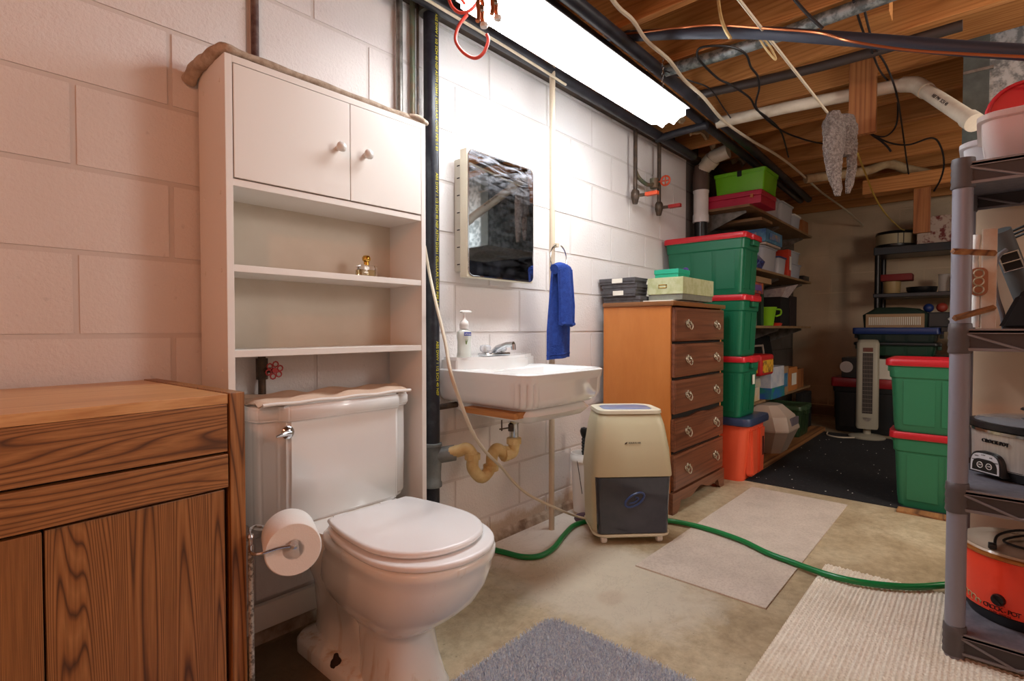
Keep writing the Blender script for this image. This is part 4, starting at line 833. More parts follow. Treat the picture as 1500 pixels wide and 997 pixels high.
# things on the dresser
zt_ = 1.0925
M_blk = mat('black_paperboard', (66, 64, 66), 0.7, col2=(82, 80, 82), ns=30); M_lab = mat('paper_label', (226, 222, 208), 0.7)
yy = [(-0.030, -0.255), (-0.022, -0.232), (-0.026, -0.238), (-0.014, -0.232)]
nm = ['lowest of the stack', 'second from the bottom, with a white label', 'second from the top', 'topmost of the stack, with a white label']
for i in range(4):
    z0 = zt_ + 0.0004 + i * 0.0335; x0 = 2.555 + (0.012, 0.0, 0.004, -0.004)[i]; ya, yb = yy[i]
    t = thing('black_box', 'flat black box on the dresser, ' + nm[i], 'box', (x0 + 0.08, (ya + yb) / 2, z0), group='flat black boxes on the dresser')
    MB().box(x0, yb, z0, x0 + 0.17, ya, z0 + 0.0215, 0.001).build('box_base', M_blk, t)
    MB().box(x0 - 0.003, yb - 0.003, z0 + 0.014, x0 + 0.173, ya + 0.003, z0 + 0.033, 0.001).build('box_lid', M_blk, t)
    if i in (1, 3): MB().box(x0 - 0.0042, (ya + yb) / 2 - 0.035, z0 + 0.008 - 0.002, x0 - 0.0032, (ya + yb) / 2 + 0.03, z0 + 0.031, 0.0).build('paper_label', M_lab, t)
M_marb = mat('marbled_paper', (168, 172, 124), 0.6, col2=(186, 190, 150), ns=26, lo=0.4, hi=0.6); M_marbd = mat('marbled_grey', (128, 130, 112), 0.6, col2=(112, 112, 104), ns=26)
t = thing('card_file_box', 'green marbled card file box with a brass label holder on the dresser', 'box', (2.83, -0.345, zt_ + 0.008))
MB().box(2.63, -0.462, zt_ + 0.0085, 3.03, -0.272, zt_ + 0.045, 0.002).build('box_base', M_marbd, t)
MB().box(2.625, -0.467, zt_ + 0.040, 3.035, -0.267, zt_ + 0.128, 0.002).build('box_lid', M_marb, t)
b = MB(); 
for a in ((-0.378, 0.072, -0.332, 0.0755), (-0.378, 0.088, -0.332, 0.0915), (-0.378, 0.072, -0.374, 0.0915), (-0.336, 0.072, -0.332, 0.0915)): b.box(2.6225, a[0], zt_ + a[1], 2.6252, a[2], zt_ + a[3])
b.build('label_holder', M_gold, t)
tag(MB().box(2.60, -0.42, zt_ + 0.0003, 3.00, -0.20, zt_ + 0.008, 0.001).build('loose_papers', M_lab), 'loose cream papers lying under the marbled box on the dresser', 'papers')
tag(MB().box(2.68, -0.245, zt_ + 0.009, 2.74, -0.225, zt_ + 0.125, 0.001).build('white_card', M_lab), 'white card standing between the black boxes and the marbled box', 'card')
t = thing('teal_box', 'small teal gift box on top of the marbled box', 'box', (2.72, -0.37, zt_ + 0.1285))
MB().box(2.66, -0.425, zt_ + 0.1285, 2.80, -0.292, zt_ + 0.172, 0.002).build('box_base', mat('teal', (16, 150, 116), 0.5), t)
MB().box(2.657, -0.428, zt_ + 0.150, 2.803, -0.289, zt_ + 0.174, 0.002).build('box_lid', mat('teal_lid', (20, 156, 122), 0.5), t)
t = thing('gift_ribbon', 'purple ribbon loops with white tissue behind the teal box', 'ribbon', (2.86, -0.30, zt_ + 0.129))
b = MB(); M_pur = mat('purple_ribbon', (72, 44, 120), 0.35)
for k in range(5):
    a = k * 1.3; c = Vector((2.86, -0.315, zt_ + 0.128)); e = Vector((0.02 * math.cos(a), 0.045 * math.cos(a + 0.5), 0))
    b.tube(smoothpath([c, c + e + Vector((0, 0, 0.05)), c + e * 1.8 + Vector((0, 0, 0.062)), c + e * 1.9 + Vector((0, 0, 0.03)), c], 4), 0.006, 6)
b.build('loops', M_pur, t, smooth=True)
MB().lathe([(0.035, 0), (0.04, 0.02), (0.02, 0.05), (0.0, 0.06)], (2.87, -0.32, zt_ + 0.128), 9).build('tissue', M_white, t, smooth=True)

# ------------------------------------------------------------------ storage tote builder
def tote(label, x0, y0, z0, x1, y1, z1, mb, ml, group=None, taper=0.07, lidh=0.03, name='storage_tote', lid=True, handle_side=None):
    """rim footprint x0..x1, y0..y1; tapered body with stepped band, raised panels and a lid"""
    cx, cy = (x0 + x1) / 2, (y0 + y1) / 2; hx, hy = (x1 - x0) / 2, (y1 - y0) / 2; h = z1 - z0
    t = thing(name, label, 'storage bin', (cx, cy, z0), group=group)
    zr = z1 - lidh if lid else z1
    def R(k, z, g=0.0): return rrect(hx * k - g, hy * k - g, min(hx, hy) * 0.16, 6, cx, cy, z)
    kb = 1 - taper - 0.05; ks = 1 - 0.05 - taper * 0.25; zs_ = z0 + h * 0.74
    b = MB(); b.loft([R(kb - 0.02, z0), R(kb, z0 + 0.012), R(ks - 0.005, zs_ - 0.004), R(ks + 0.02, zs_ + 0.004), R(0.965, zr - 0.012), R(0.99, zr - 0.008), R(0.995, zr)], cap1=not (not lid))
    if not lid: pass
    b.build('body', mb, t, smooth=17)
    # raised panels on the long faces
    b = MB()
    for sx in (-1, 1):
        n = 3 if hy > hx else 2; wp = hy * 2 * kb * 0.80 / n
        for i in range(n):
            yc = cy + (i - (n - 1) / 2) * wp * 1.12
            q = []
            for z, k in ((z0 + h * 0.10, kb + (ks - kb) * 0.13), (zs_ - 0.012, ks - 0.005)):
                xx = cx + sx * (hx * k + 0.003); q.append((xx, z))
            v = [(q[0][0], yc - wp * 0.46, q[0][1]), (q[0][0], yc + wp * 0.46, q[0][1]), (q[1][0], yc + wp * 0.46, q[1][1]), (q[1][0], yc - wp * 0.46, q[1][1])]
            vi = [(a[0] - sx * 0.006, a[1], a[2]) for a in v]; b.loft([v, vi])
    for sy in (-1, 1):
        n = 2; wp = hx * 2 * kb * 0.72 / n
        for i in range(n):
            xc = cx + (i - (n - 1) / 2) * wp * 1.14
            v = [(xc - wp * 0.44, cy + sy * (hy * (kb + (ks - kb) * 0.13) + 0.003), z0 + h * 0.10), (xc + wp * 0.44, cy + sy * (hy * (kb + (ks - kb) * 0.13) + 0.003), z0 + h * 0.10), (xc + wp * 0.44, cy + sy * (hy * (ks - 0.005) + 0.003), zs_ - 0.012), (xc - wp * 0.44, cy + sy * (hy * (ks - 0.005) + 0.003), zs_ - 0.012)]
            b.loft([v, [(a[0], a[1] - sy * 0.006, a[2]) for a in v]])
    b.build('raised_panels', mb, t)
    if lid:
        b = MB(); b.loft([R(1.0, zr - 0.006), R(1.012, zr - 0.003), R(1.012, z1 - 0.006), R(0.995, z1), R(0.93, z1), R(0.90, z1 - 0.006)])
        for s in (-1, 1):
            if hy >= hx: b.box(cx - hx * 0.35, cy + s * hy - 0.014, zr - 0.010, cx + hx * 0.35, cy + s * hy + 0.014, z1 - 0.008, 0.004)
            else: b.box(cx + s * hx - 0.014, cy - hy * 0.35, zr - 0.010, cx + s * hx + 0.014, cy + hy * 0.35, z1 - 0.008, 0.004)
        b.build('lid', ml, t, smooth=40)
    for s in (-1, 1):
        b = MB()
        if hy >= hx: b.box(cx - hx * 0.3, cy + s * (hy * 0.99) - 0.016, zr - 0.045, cx + hx * 0.3, cy + s * (hy * 0.99) + 0.010, zr - 0.012, 0.005)
        else: b.box(cx + s * (hx * 0.99) - 0.016, cy - hy * 0.3, zr - 0.045, cx + s * (hx * 0.99) + 0.010, cy + hy * 0.3, zr - 0.012, 0.005)
        b.build('handle', mb, t)
    return t
TG = 'green totes stacked behind the dresser'
tote('green tote with red lid, topmost of the tall stack behind the dresser', 3.32, -0.548, 1.160, 3.64, -0.020, 1.540, M_green, M_red, TG)
tote('green tote with red lid, middle of the tall stack behind the dresser', 3.32, -0.548, 0.780, 3.64, -0.020, 1.1595, M_green, M_red, TG)
t_ = tote('green tote with red lid, lowest of the tall stack, standing in the orange bin', 3.32, -0.548, 0.402, 3.64, -0.020, 0.7795, M_green, M_red, TG)
MB().box(3.50, -0.541, 0.60, 3.54, -0.5375, 0.66, 0.0).build('paper_label', M_lab, t_)
t = thing('recycling_bin', 'orange bin with navy rim carrying the tall stack of green totes', 'bin', (3.53, -0.32, 0))
def OR(kx, ky, z): return rrect(0.19 * kx, 0.25 * ky, 0.05, 5, 3.53, -0.32, z)
MB().loft([OR(0.80, 0.80, 0), OR(0.82, 0.82, 0.02), OR(0.95, 0.95, 0.34), OR(0.96, 0.96, 0.36)]).build('body', M_orange, t, smooth=50)
b = MB().loft([OR(0.99, 0.99, 0.348), OR(1.06, 1.05, 0.355), OR(1.07, 1.06, 0.375), OR(1.04, 1.04, 0.398), OR(0.96, 0.97, 0.40)]); b.build('rim', mat('navy_rim', (44, 58, 88), 0.35), t, smooth=50)
b = MB()
for s in (-1, 1): b.prism([(3.53 + s * 0.06 - 0.045, 0.03), (3.53 + s * 0.06 + 0.045, 0.03), (3.53 + s * 0.075 + 0.055, 0.33), (3.53 + s * 0.075 - 0.055, 0.33)], -0.572, -0.52, 'y', bev=0.012)
b.build('front_ribs', M_orange, t, smooth=50)
MB().box(3.60, -0.5745, 0.14, 3.622, -0.5722, 0.26, 0.0).build('sticker', M_blackmatte, t)

# right-hand totes
RG = 'green totes stacked at the right'
tote('green tote with red lid, upper one of the two beside the metal rack', 3.45, -1.84, 0.405, 3.86, -1.235, 0.79, M_greenold, M_red, RG)
tote('green tote with red lid, lower one on the floor beside the metal rack', 3.46, -1.85, 0.004, 3.87, -1.255, 0.404, M_greenold, M_red, RG)
tag(MB().box(3.36, -1.75, 0.0, 3.44, -1.30, 0.012, 0.002).build('wood_scrap', M_board), 'scrap board on the floor at the foot of the right-hand totes', 'board')

# ------------------------------------------------------------------ dehumidifier
ang = math.atan2(-0.213, 0.191); fwd = Vector((-0.745, -0.667, 0))
t = thing('dehumidifier', 'cream dehumidifier on casters with a smoked water tank in front of the dresser', 'dehumidifier', (2.172, -0.395, 0), math.atan2(-0.70, 0.715))
# local x: to the right as seen, local -y: front
def DR(hx, yf, yb, z, r=0.045): 
    return rrect(hx, (yb - yf) / 2, r, 6, 0, (yf + yb) / 2, z)
b = MB(); b.loft([DR(0.160, -0.128, 0.12, 0.030), DR(0.172, -0.138, 0.13, 0.038), DR(0.172, -0.138, 0.13, 0.048, 0.04)]); b.build('base', M_creamlight, t, smooth=50, local=True)
b = MB(); b.loft([DR(0.169, -0.112, 0.125, 0.048), DR(0.174, -0.112, 0.130, 0.20), DR(0.176, -0.112, 0.130, 0.305)]); b.build('lower_body', M_cream, t, smooth=50, local=True)
b = MB(); b.loft([DR(0.177, -0.142, 0.130, 0.302, 0.03), DR(0.178, -0.144, 0.131, 0.310, 0.035), DR(0.170, -0.138, 0.128, 0.42), DR(0.155, -0.118, 0.122, 0.52), DR(0.146, -0.100, 0.116, 0.563, 0.05), DR(0.138, -0.090, 0.110, 0.578, 0.05), DR(0.122, -0.074, 0.10, 0.584, 0.05)])
b.build('upper_body', M_cream, t, smooth=60, local=True)
b = MB(); b.loft([DR(0.112, -0.066, 0.085, 0.5845, 0.045), DR(0.108, -0.062, 0.08, 0.588, 0.045)]); b.build('control_panel', M_bluegrey, t, smooth=40, local=True)
b = MB(); b.loft([DR(0.148, -0.104, 0.118, 0.572, 0.05), DR(0.146, -0.103, 0.117, 0.586, 0.05), DR(0.128, -0.086, 0.10, 0.590, 0.05), DR(0.114, -0.070, 0.09, 0.586, 0.045)], cap0=False, cap1=False); b.build('top_rim', M_creamlight, t, smooth=60, local=True)
m_tank = mat('smoked_tank', (40, 42, 56), 0.10, col2=(52, 54, 66), ns=7, lo=0.4, hi=0.6, **{'Coat Weight': 0.6})
b = MB(); b.loft([DR(0.158, -0.1385, -0.10, 0.052, 0.02), DR(0.163, -0.139, -0.10, 0.20, 0.02), DR(0.168, -0.140, -0.10, 0.298, 0.02)]); b.build('water_tank', m_tank, t, smooth=50, local=True)
b = MB(); pts = [(0.004 + 0.034 * math.cos(a) * 1.25, -0.1400, 0.200 + 0.026 * math.sin(a) + 0.018 * math.cos(a)) for a in [k * PI / 9 for k in range(18)]]
b.tube(pts, 0.005, 6, closed=True)
b.tube(smoothpath([(-0.020, -0.1400, 0.185), (0.004, -0.1405, 0.190), (0.020, -0.1405, 0.206), (0.006, -0.1405, 0.212)], 5), [0.004] * 16, 6)
b.build('swirl_emblem', mat('emblem_blue', (54, 72, 118), 0.3), t, smooth=True, local=True)
for sx_ in (-1, 1):
    for yy_ in (-0.105, 0.09):
        MB().lathe([(0.0, -0.012), (0.016, -0.012), (0.0185, -0.006), (0.0185, 0.006), (0.016, 0.012), (0, 0.012)], seg=16, M=Matrix.Translation((sx_ * 0.125, yy_, 0.0186)) @ Matrix.Rotation(PI / 2, 4, 'Y')).box(sx_ * 0.125 - 0.014, yy_ - 0.010, 0.022, sx_ * 0.125 + 0.014, yy_ + 0.012, 0.032, 0.003).build('caster', M_white, t, smooth=50, local=True)
lm = Matrix.Translation((0.0, -0.1325, 0.452)) @ Matrix.Rotation(PI / 2 - 0.14, 4, 'X')
lo_ = letters('✦', 0.01, lm, M_tarnish, None, 'lettering'); bpy.data.objects.remove(lo_)
for tx, dx, sz, mm in (('SOLEUS AIR', 0.004, 0.0105, M_tarnish),):
    o = letters(tx, sz, Matrix.Translation((dx, -0.1355, 0.450)) @ Matrix.Rotation(PI / 2 - 0.19, 4, 'X'), mm, None, 'lettering', 0.001); o.parent = t
b = MB(); b.loft([[(-0.040, -0.1357, 0.443), (-0.031, -0.1357, 0.4475), (-0.028, -0.1345, 0.4545), (-0.038, -0.1350, 0.450)], [(-0.040, -0.1335, 0.443), (-0.031, -0.1335, 0.4475), (-0.028, -0.1325, 0.4545), (-0.038, -0.1330, 0.450)]]); b.build('brand_mark', M_tarnish, t, local=True)

# bucket with a brush behind it
t = thing('cleaning_bucket', 'narrow white bucket behind the dehumidifier by the wall', 'bucket', (2.245, -0.115, 0))
MB().lathe([(0.0, 0.0), (0.050, 0.0), (0.052, 0.01), (0.062, 0.26), (0.068, 0.262), (0.068, 0.285), (0.064, 0.29), (0.064, 0.30), (0.060, 0.30), (0.048, 0.02), (0, 0.015)], (2.265, -0.10, 0.015), 24).build('pail', M_white, t, smooth=50)
MB().tube(smoothpath([(2.20, -0.105, 0.29), (2.192, -0.125, 0.22), (2.196, -0.135, 0.15), (2.21, -0.13, 0.12)], 5), 0.0018, 6).build('wire_handle', M_blackcord, t, smooth=True)
t = thing('scrub_brush', 'black ribbed brush handle standing in the white bucket', 'brush', (2.265, -0.10, 0.06))
b = MB(); 
pr_ = [(0.010, 0.06), (0.010, 0.30)] + [(0.010 + 0.004 * (k % 2), 0.31 + k * 0.008) for k in range(12)] + [(0.019, 0.412), (0.021, 0.425), (0.016, 0.44), (0.0, 0.445)]
b.lathe(pr_, (2.270, -0.10, 0.0), 12).build('handle', M_blackplas, t, smooth=50)
b = MB(); b.lathe([(0.0, 0.0), (0.05, 0.0), (0.045, 0.018), (0.02, 0.03), (0, 0.03)], (2.19, -0.155, 0.0), 9); tag(b.build('crumpled_rag', mat('purple_rag', (86, 66, 78), 0.9), smooth=True), 'small crumpled purple rag on the floor by the white bucket', 'rag')

# ------------------------------------------------------------------ hose and drain tube on the floor
cable('garden_hose', 'green garden hose on the floor between the toilet and the dehumidifier', 'hose', [(1.620, 0.060, 0.012), (1.607, -0.058, 0.012), (1.621, -0.146, 0.012), (1.638, -0.225, 0.012), (1.690, -0.273, 0.012), (1.787, -0.270, 0.012), (1.925, -0.222, 0.012), (2.058, -0.184, 0.012), (2.154, -0.198, 0.012), (2.191, -0.252, 0.012)], 0.0115, M_hose, 8, 12)
cable('garden_hose', 'long green garden hose running from the dehumidifier across the mats to the rack', 'hose', [(2.364, -0.434, 0.016), (2.422, -0.513, 0.016), (2.436, -0.626, 0.017), (2.421, -0.743, 0.019), (2.390, -0.859, 0.019), (2.331, -0.974, 0.019), (2.308, -1.070, 0.018), (2.279, -1.149, 0.022), (2.257, -1.233, 0.027), (2.267, -1.317, 0.030), (2.310, -1.403, 0.030), (2.369, -1.476, 0.030), (2.476, -1.566, 0.030)], 0.0115, M_hose, 8, 12)
cable('drain_tube', 'pale thin tube hanging from the black stack past the basin to the dehumidifier', 'tube', [(1.235, -0.100, 1.253), (1.244, -0.120, 1.140), (1.192, -0.220, 1.024), (1.090, -0.380, 0.910), (1.010, -0.495, 0.826), (1.049, -0.495, 0.733), (1.139, -0.450, 0.630), (1.244, -0.400, 0.545), (1.413, -0.320, 0.441), (1.521, -0.280, 0.359), (1.628, -0.270, 0.279), (1.809, -0.260, 0.181), (2.088, -0.171, 0.050), (2.094, -0.246, 0.050)], 0.0055, M_cord, 8, 10)

# ------------------------------------------------------------------ mats and rugs
def rugmat(name, c1, c2, ribs, ns):
    m, nt, b = base(name, c1, 0.95)
    co = coords(nt); c = ramp(nt, noise(nt, co, ns, 5, 0.65), [(0.35, c2), (0.6, c1)]); c = mix(nt, 0.35, c, ramp(nt, noise(nt, co, 120, 2), [(0.35, (212, 202, 194)), (0.55, (255, 255, 255))]), 'MULTIPLY')
    nt.links.new(c, b.inputs['Base Color'])
    wv = nt.nodes.new('ShaderNodeTexWave'); wv.inputs['Scale'].default_value = ribs; wv.inputs['Distortion'].default_value = 2.0; wv.inputs['Detail Scale'].default_value = 4; nt.links.new(co, wv.inputs[0])
    bump(nt, b, wv.outputs['Fac'], 0.6, 0.003); return m
b = MB(); b.grid(lambda u, v: (1.893 + 1.415 * u, -1.093 + 0.490 * v, 0.0055 + 0.0012 * math.sin(9 * u) * math.sin(5 * v)), 30, 12); bmesh.ops.solidify(b.bm, geom=b.bm.faces[:], thickness=0.005)
tag(b.build('flat_mat', rugmat('flat_mat_weave', (222, 206, 190), (208, 192, 176), 60, 5), smooth=60), 'flat pinkish beige mat lying between the dehumidifier and the dark storage area', 'mat')
tag(MB().box(3.43, -1.95, 0.0, 5.55, -0.50, 0.004, 0.001).build('black_mat', mat('black_carpet', (26, 26, 28), 0.95, col2=(70, 70, 72), ns=42, lo=0.60, hi=0.74, bs=0.6, bscale=200)), 'large black mat covering the floor of the storage area', 'mat')
b = MB(); sp_ = random.Random(5)
for k in range(38):
    x, y = sp_.uniform(3.45, 5.2), sp_.uniform(-1.3, -0.55); r = sp_.uniform(0.002, 0.005)
    b.box(x - r, y - r * 0.7, 0.0041, x + r, y + r * 0.7, 0.0055)
o = b.build('lint_specks', M_lab, kind='stuff'); tag(o, 'white lint specks scattered over the black mat', 'lint')

# cream looped rug: rows of yarn loops
m_cream = rugmat('cream_yarn', (240, 230, 212), (226, 212, 190), 20, 3)
bx0, bx1, by0, by1 = 1.40, 2.40, -2.25, -1.17
def crug(u, v):
    x = bx0 + (bx1 - bx0) * u; y = by1 + (by0 - by1) * v
    if x > 2.15: x -= 0.0
    row = math.sin(y * 2 * PI / 0.013) * (1 if (int(x / 0.5) % 1 == 0) else 1); bead = math.sin(x * 2 * PI / 0.016 + 1.3 * math.sin(y * 200))
    return (x, y, 0.012 + 0.0022 * row + 0.0016 * bead + 0.0016 * math.sin(7 * x) * math.sin(5 * y))
b = MB(); b.grid(crug, 300, 360)
b.box(bx0, by0, 0, bx1, by1, 0.009, 0.003)
tag(b.build('cream_rug', m_cream, smooth=70), 'large cream looped rug under the grey plastic rack', 'rug')

# blue-grey shag bath mat: base and pile
gx, gy = 1.345, -0.620
def in_rug(x, y):
    return True
t = thing('bath_mat', 'blue-grey shag bath mat in front of the toilet', 'bath mat', (1.0, -1.0, 0))
RCX, RCY, RHX, RHY = 0.835, -0.985, 0.502, 0.375
MB().loft([rrect(RHX, RHY, 0.05, 6, RCX, RCY, 0.0), rrect(RHX, RHY, 0.05, 6, RCX, RCY, 0.012), rrect(RHX - 0.01, RHY - 0.01, 0.05, 6, RCX, RCY, 0.018)]).build('backing', mat('mat_backing', (156, 166, 188), 0.95), t, smooth=40)
rs = random.Random(3); V, F = [], []
m_p1, nt, b_ = base('shag_pile', (150, 156, 186), 0.95); nt.links.new(ramp(nt, noise(nt, coords(nt), 160, 2), [(0.3, (186, 200, 222)), (0.6, (248, 254, 255))]), b_.inputs['Base Color'])
cnt = 0
while cnt < 52000:
    x, y = rs.uniform(0.70, RCX + RHX + 0.004), rs.uniform(RCY - RHY, RCY + RHY + 0.004)
    dx, dy = max(0, abs(x - RCX) - (RHX - 0.05)), max(0, abs(y - RCY) - (RHY - 0.05))
    if dx * dx + dy * dy > 0.054 ** 2: continue
    if x + y * 0.2 < 0.6: continue
    cnt += 1; a = rs.uniform(0, 2 * PI); h = rs.uniform(0.010, 0.020); ln = rs.uniform(0.0, 0.012); b2 = rs.uniform(0, 2 * PI); wd = 0.0016
    i = len(V); tx, ty = x + ln * math.cos(b2), y + ln * math.sin(b2)
    V += [(x - wd * math.cos(a), y - wd * math.sin(a), 0.012), (x + wd * math.cos(a), y + wd * math.sin(a), 0.012), (tx + wd * 0.7 * math.cos(a), ty + wd * 0.7 * math.sin(a), 0.016 + h), (tx - wd * 0.7 * math.cos(a), ty - wd * 0.7 * math.sin(a), 0.015 + h)]
    F.append((i, i + 1, i + 2, i + 3))
me = bpy.data.meshes.new('pile'); me.from_pydata([(v[0] - 1.0, v[1] + 1.0, v[2]) for v in V], [], F); me.materials.append(m_p1)
o = bpy.data.objects.new('pile', me); C.objects.link(o); o.parent = t; o['kind'] = 'stuff'

# ------------------------------------------------------------------ grey plastic rack at the right
t = thing('plastic_rack', 'grey plastic shelving rack with round posts at the right edge', 'shelving', (2.17, -1.95, 0))
RX0, RY0, RX1, RY1 = 1.972, -1.580, 2.385, -2.36
ZS = [0.085, 0.495, 0.948, 1.412]
def shelf_part(z):
    s = MB().box(RX0 - 0.02, RY1, z - 0.012, RX1 + 0.02, RY0 + 0.012, z, 0.003).build('shelf', M_rackslab, t)
    for x in (RX0 - 0.02, RX1 + 0.014):
        b = MB(); b.box(x, RY1, z - 0.012, x + 0.006, RY0, z + 0.002, 0.001); b.box(x, RY1, z - 0.060, x + 0.006, RY0, z - 0.052, 0.001)
        MB().box(x + 0.004, RY1, z - 0.055, x + 0.006, RY0, z - 0.004).build('truss_web', M_rackweb, s)
        L_ = RY0 - RY1; n_ = 6
        for k in range(n_):
            ya, yb = RY0 - L_ * k / n_, RY0 - L_ * (k + 1) / n_; up = k % 2 == 0
            b.tube([(x + (0.0015 if x < RX0 else 0), ya, z - (0.008 if up else 0.056)), (x + (0.0015 if x < RX0 else 0), yb, z - (0.056 if up else 0.008))], 0.0036, 6)
        b.build('truss_edge', M_rackrib, s)
    for y in (RY0 + 0.006, RY1):
        MB().box(RX0, y, z - 0.060, RX1, y + 0.006, z + 0.002, 0.001).build('end_edge', M_rackdark, s)
    return s
for z in ZS: shelf_part(z)
for px_, py_ in ((RX0, RY0), (RX1, RY0), (RX0, RY1), (RX1, RY1)):
    zt2 = [0.04] + ZS
    MB().tube([(px_, py_, 0.0), (px_, py_, ZS[3] + 0.015)], 0.0235, 24).build('post', M_rackgrey, t, smooth=True)
    for z in ZS:
        top = [(0.0262, z + 0.016), (0.0240, z + 0.018)] if z < 1.2 else [(0.0262, z + 0.016), (0.0, z + 0.018)]
        MB().lathe([(0.0258, z - 0.068), (0.0282, z - 0.064), (0.0262, z - 0.05), (0.0280, z - 0.045), (0.0262, z - 0.03), (0.0280, z - 0.025), (0.0262, z - 0.01), (0.0280, z - 0.004)] + top, (px_, py_, 0), 24).build('collar', M_rackdark, t, smooth=50)
tag(MB().box(2.452, -2.35, 0.0, 2.470, -1.598, 1.405, 0.002).build('plywood_sheet', M_ply), 'large tan wall panel standing behind the plastic rack', 'panel')
# stainless slow cooker
def oval(cx, cy, ax_, ay_, z, n=40, rot=0.0):
    return [(cx + ax_ * math.cos(a) * math.cos(rot) - ay_ * math.sin(a) * math.sin(rot), cy + ax_ * math.cos(a) * math.sin(rot) + ay_ * math.sin(a) * math.cos(rot), z) for a in [2 * PI * k / n for k in range(n)]]
cx, cy, rt = 2.235, -1.765, math.radians(48)
z0 = 0.4955
t = thing('slow_cooker', 'stainless slow cooker with black base and glass lid on the middle rack shelf', 'slow cooker', (cx, cy, z0))
O = lambda k, z, a=0.185, b__=0.135: oval(cx, cy, a * k, b__ * k, z0 + z * 0.88, 44, rt)
MB().loft([O(0.70, 0.0), O(0.86, 0.004), O(0.93, 0.030), O(0.96, 0.040)]).build('base', M_blackplas, t, smooth=50)
MB().loft([O(0.95, 0.036), O(0.965, 0.045), O(0.985, 0.150), O(0.985, 0.156)]).build('steel_body', M_brushed, t, smooth=50)
MB().loft([O(0.99, 0.154), O(1.03, 0.157), O(1.03, 0.166), O(0.98, 0.168)]).build('steel_rim', M_chrome, t, smooth=50)
MB().loft([O(0.97, 0.166), O(1.03, 0.170), O(1.03, 0.188), O(0.97, 0.192), O(0.90, 0.190)]).build('black_rim', M_blackplas, t, smooth=50)
MB().loft([O(0.96, 0.189), O(0.90, 0.199), O(0.6, 0.211), O(0.25, 0.216), O(0.05, 0.217)]).build('glass_lid', mat('smoked_glass_lid', (120, 122, 126), 0.08, **{'Coat Weight': 0.5}), t, smooth=True)
MB().loft([O(0.18, 0.216), O(0.20, 0.228), O(0.30, 0.236), O(0.28, 0.242)]).build('lid_knob', M_blackplas, t, smooth=50)
PN = Vector((-0.86, -0.51, 0)).normalized()      # outward from the pot to the viewer's left front
pc = Vector((2.127, -1.668, z0 + 0.072)); pnr = (Vector((cam.location.x, cam.location.y, 0)) - Vector((pc.x, pc.y, 0))).normalized()
FM = facing(pc, (pnr.x * 0.9 , pnr.y + 0.0))
FN = Vector((-0.743, 0.669, 0)); FM = facing(Vector((cx, cy, z0 + 0.046)) + FN * 0.146 + Vector((0.669, 0.743, 0)) * 0.040, (FN.x, FN.y)) @ Matrix.Scale(0.95, 4)
def panel_poly(hx, hy, z, k=1.0):
    p = []
    for i in range(17):
        a = PI * i / 16; p.append((hx * math.copysign(abs(math.cos(a)) ** 0.55, math.cos(a)), -hy + 2 * hy * abs(math.sin(a)) ** 0.55, z))
    return p
cpn = MB().loft([panel_poly(0.054, 0.036, -0.035), panel_poly(0.054, 0.036, -0.004), panel_poly(0.050, 0.033, 0.0)], M=FM).build('control_housing', M_blackplas, t, smooth=50)
MB().loft([panel_poly(0.046, 0.030, 0.0002), panel_poly(0.046, 0.030, 0.0014)], M=FM).build('silver_plate', M_silver, cpn)
MB().loft([panel_poly(0.040, 0.0195, 0.0010), panel_poly(0.040, 0.0195, 0.0020)], M=FM @ Matrix.Translation((0, -0.007, 0))).build('black_plate', M_blackplas, cpn)
for dx, s_ in ((-0.014, 'OFF'), (0.015, 'ON')):
    MB().tube([FM @ Vector((dx + 0.009 * math.cos(a), -0.008 + 0.009 * math.sin(a), 0.0025)) for a in [k * PI / 10 for k in range(20)]], 0.0011, 6, closed=True).build('button_ring', M_white, cpn, smooth=True)
    letters(s_, 0.0070, FM @ Matrix.Translation((dx, -0.008, 0.0022)), M_white, cpn)
for s_, dx, dy in (('HIGH', -0.026, 0.019), ('LOW', -0.004, 0.0245), ('4HR', 0.020, 0.020), ('6HR', -0.036, 0.006), ('WARM', 0.034, 0.007)):
    letters(s_, 0.0055, FM @ Matrix.Translation((dx, dy, 0.0016)), M_blackmatte, cpn)
letters('CROCK-POT', 0.0160, facing(Vector((cx, cy, z0 + 0.112)) + FN * 0.1335 + Vector((0.669, 0.743, 0)) * 0.022, (FN.x, FN.y)) @ Matrix.Rotation(-0.10, 4, 'Y'), M_blackmatte, t, sx=0.95, ext=0.002)
# orange slow cooker on the bottom shelf
cx2, cy2, z2 = 2.205, -1.733, 0.0855
t = thing('slow_cooker', 'round orange vintage slow cooker with coiled cord on its lid on the bottom rack shelf', 'slow cooker', (cx2, cy2, z2))
LC = [(0.10, 0), (0.128, 0.0), (0.138, 0.018), (0.142, 0.034)]
MB().lathe(LC + [(0.13, 0.036)], (cx2, cy2, z2), 44).build('base', M_blackplas, t, smooth=50)
MB().lathe([(0.140, 0.034), (0.143, 0.036), (0.150, 0.190), (0.148, 0.196)], (cx2, cy2, z2), 44).build('orange_body', mat('enamel_orange', (232, 66, 40), 0.3), t, smooth=50)
MB().lathe([(0.149, 0.194), (0.156, 0.198), (0.156, 0.206), (0.148, 0.210)], (cx2, cy2, z2), 44).build('brown_rim', mat('amber_rim', (170, 104, 44), 0.3, 0.3), t, smooth=50)
MB().lathe([(0.150, 0.209), (0.146, 0.215), (0.125, 0.210), (0.110, 0.214), (0.04, 0.222), (0.0, 0.223)], (cx2, cy2, z2), 44).build('lid', mat('pale_lid', (190, 170, 150), 0.15, **{'Coat Weight': 0.5}), t, smooth=50)
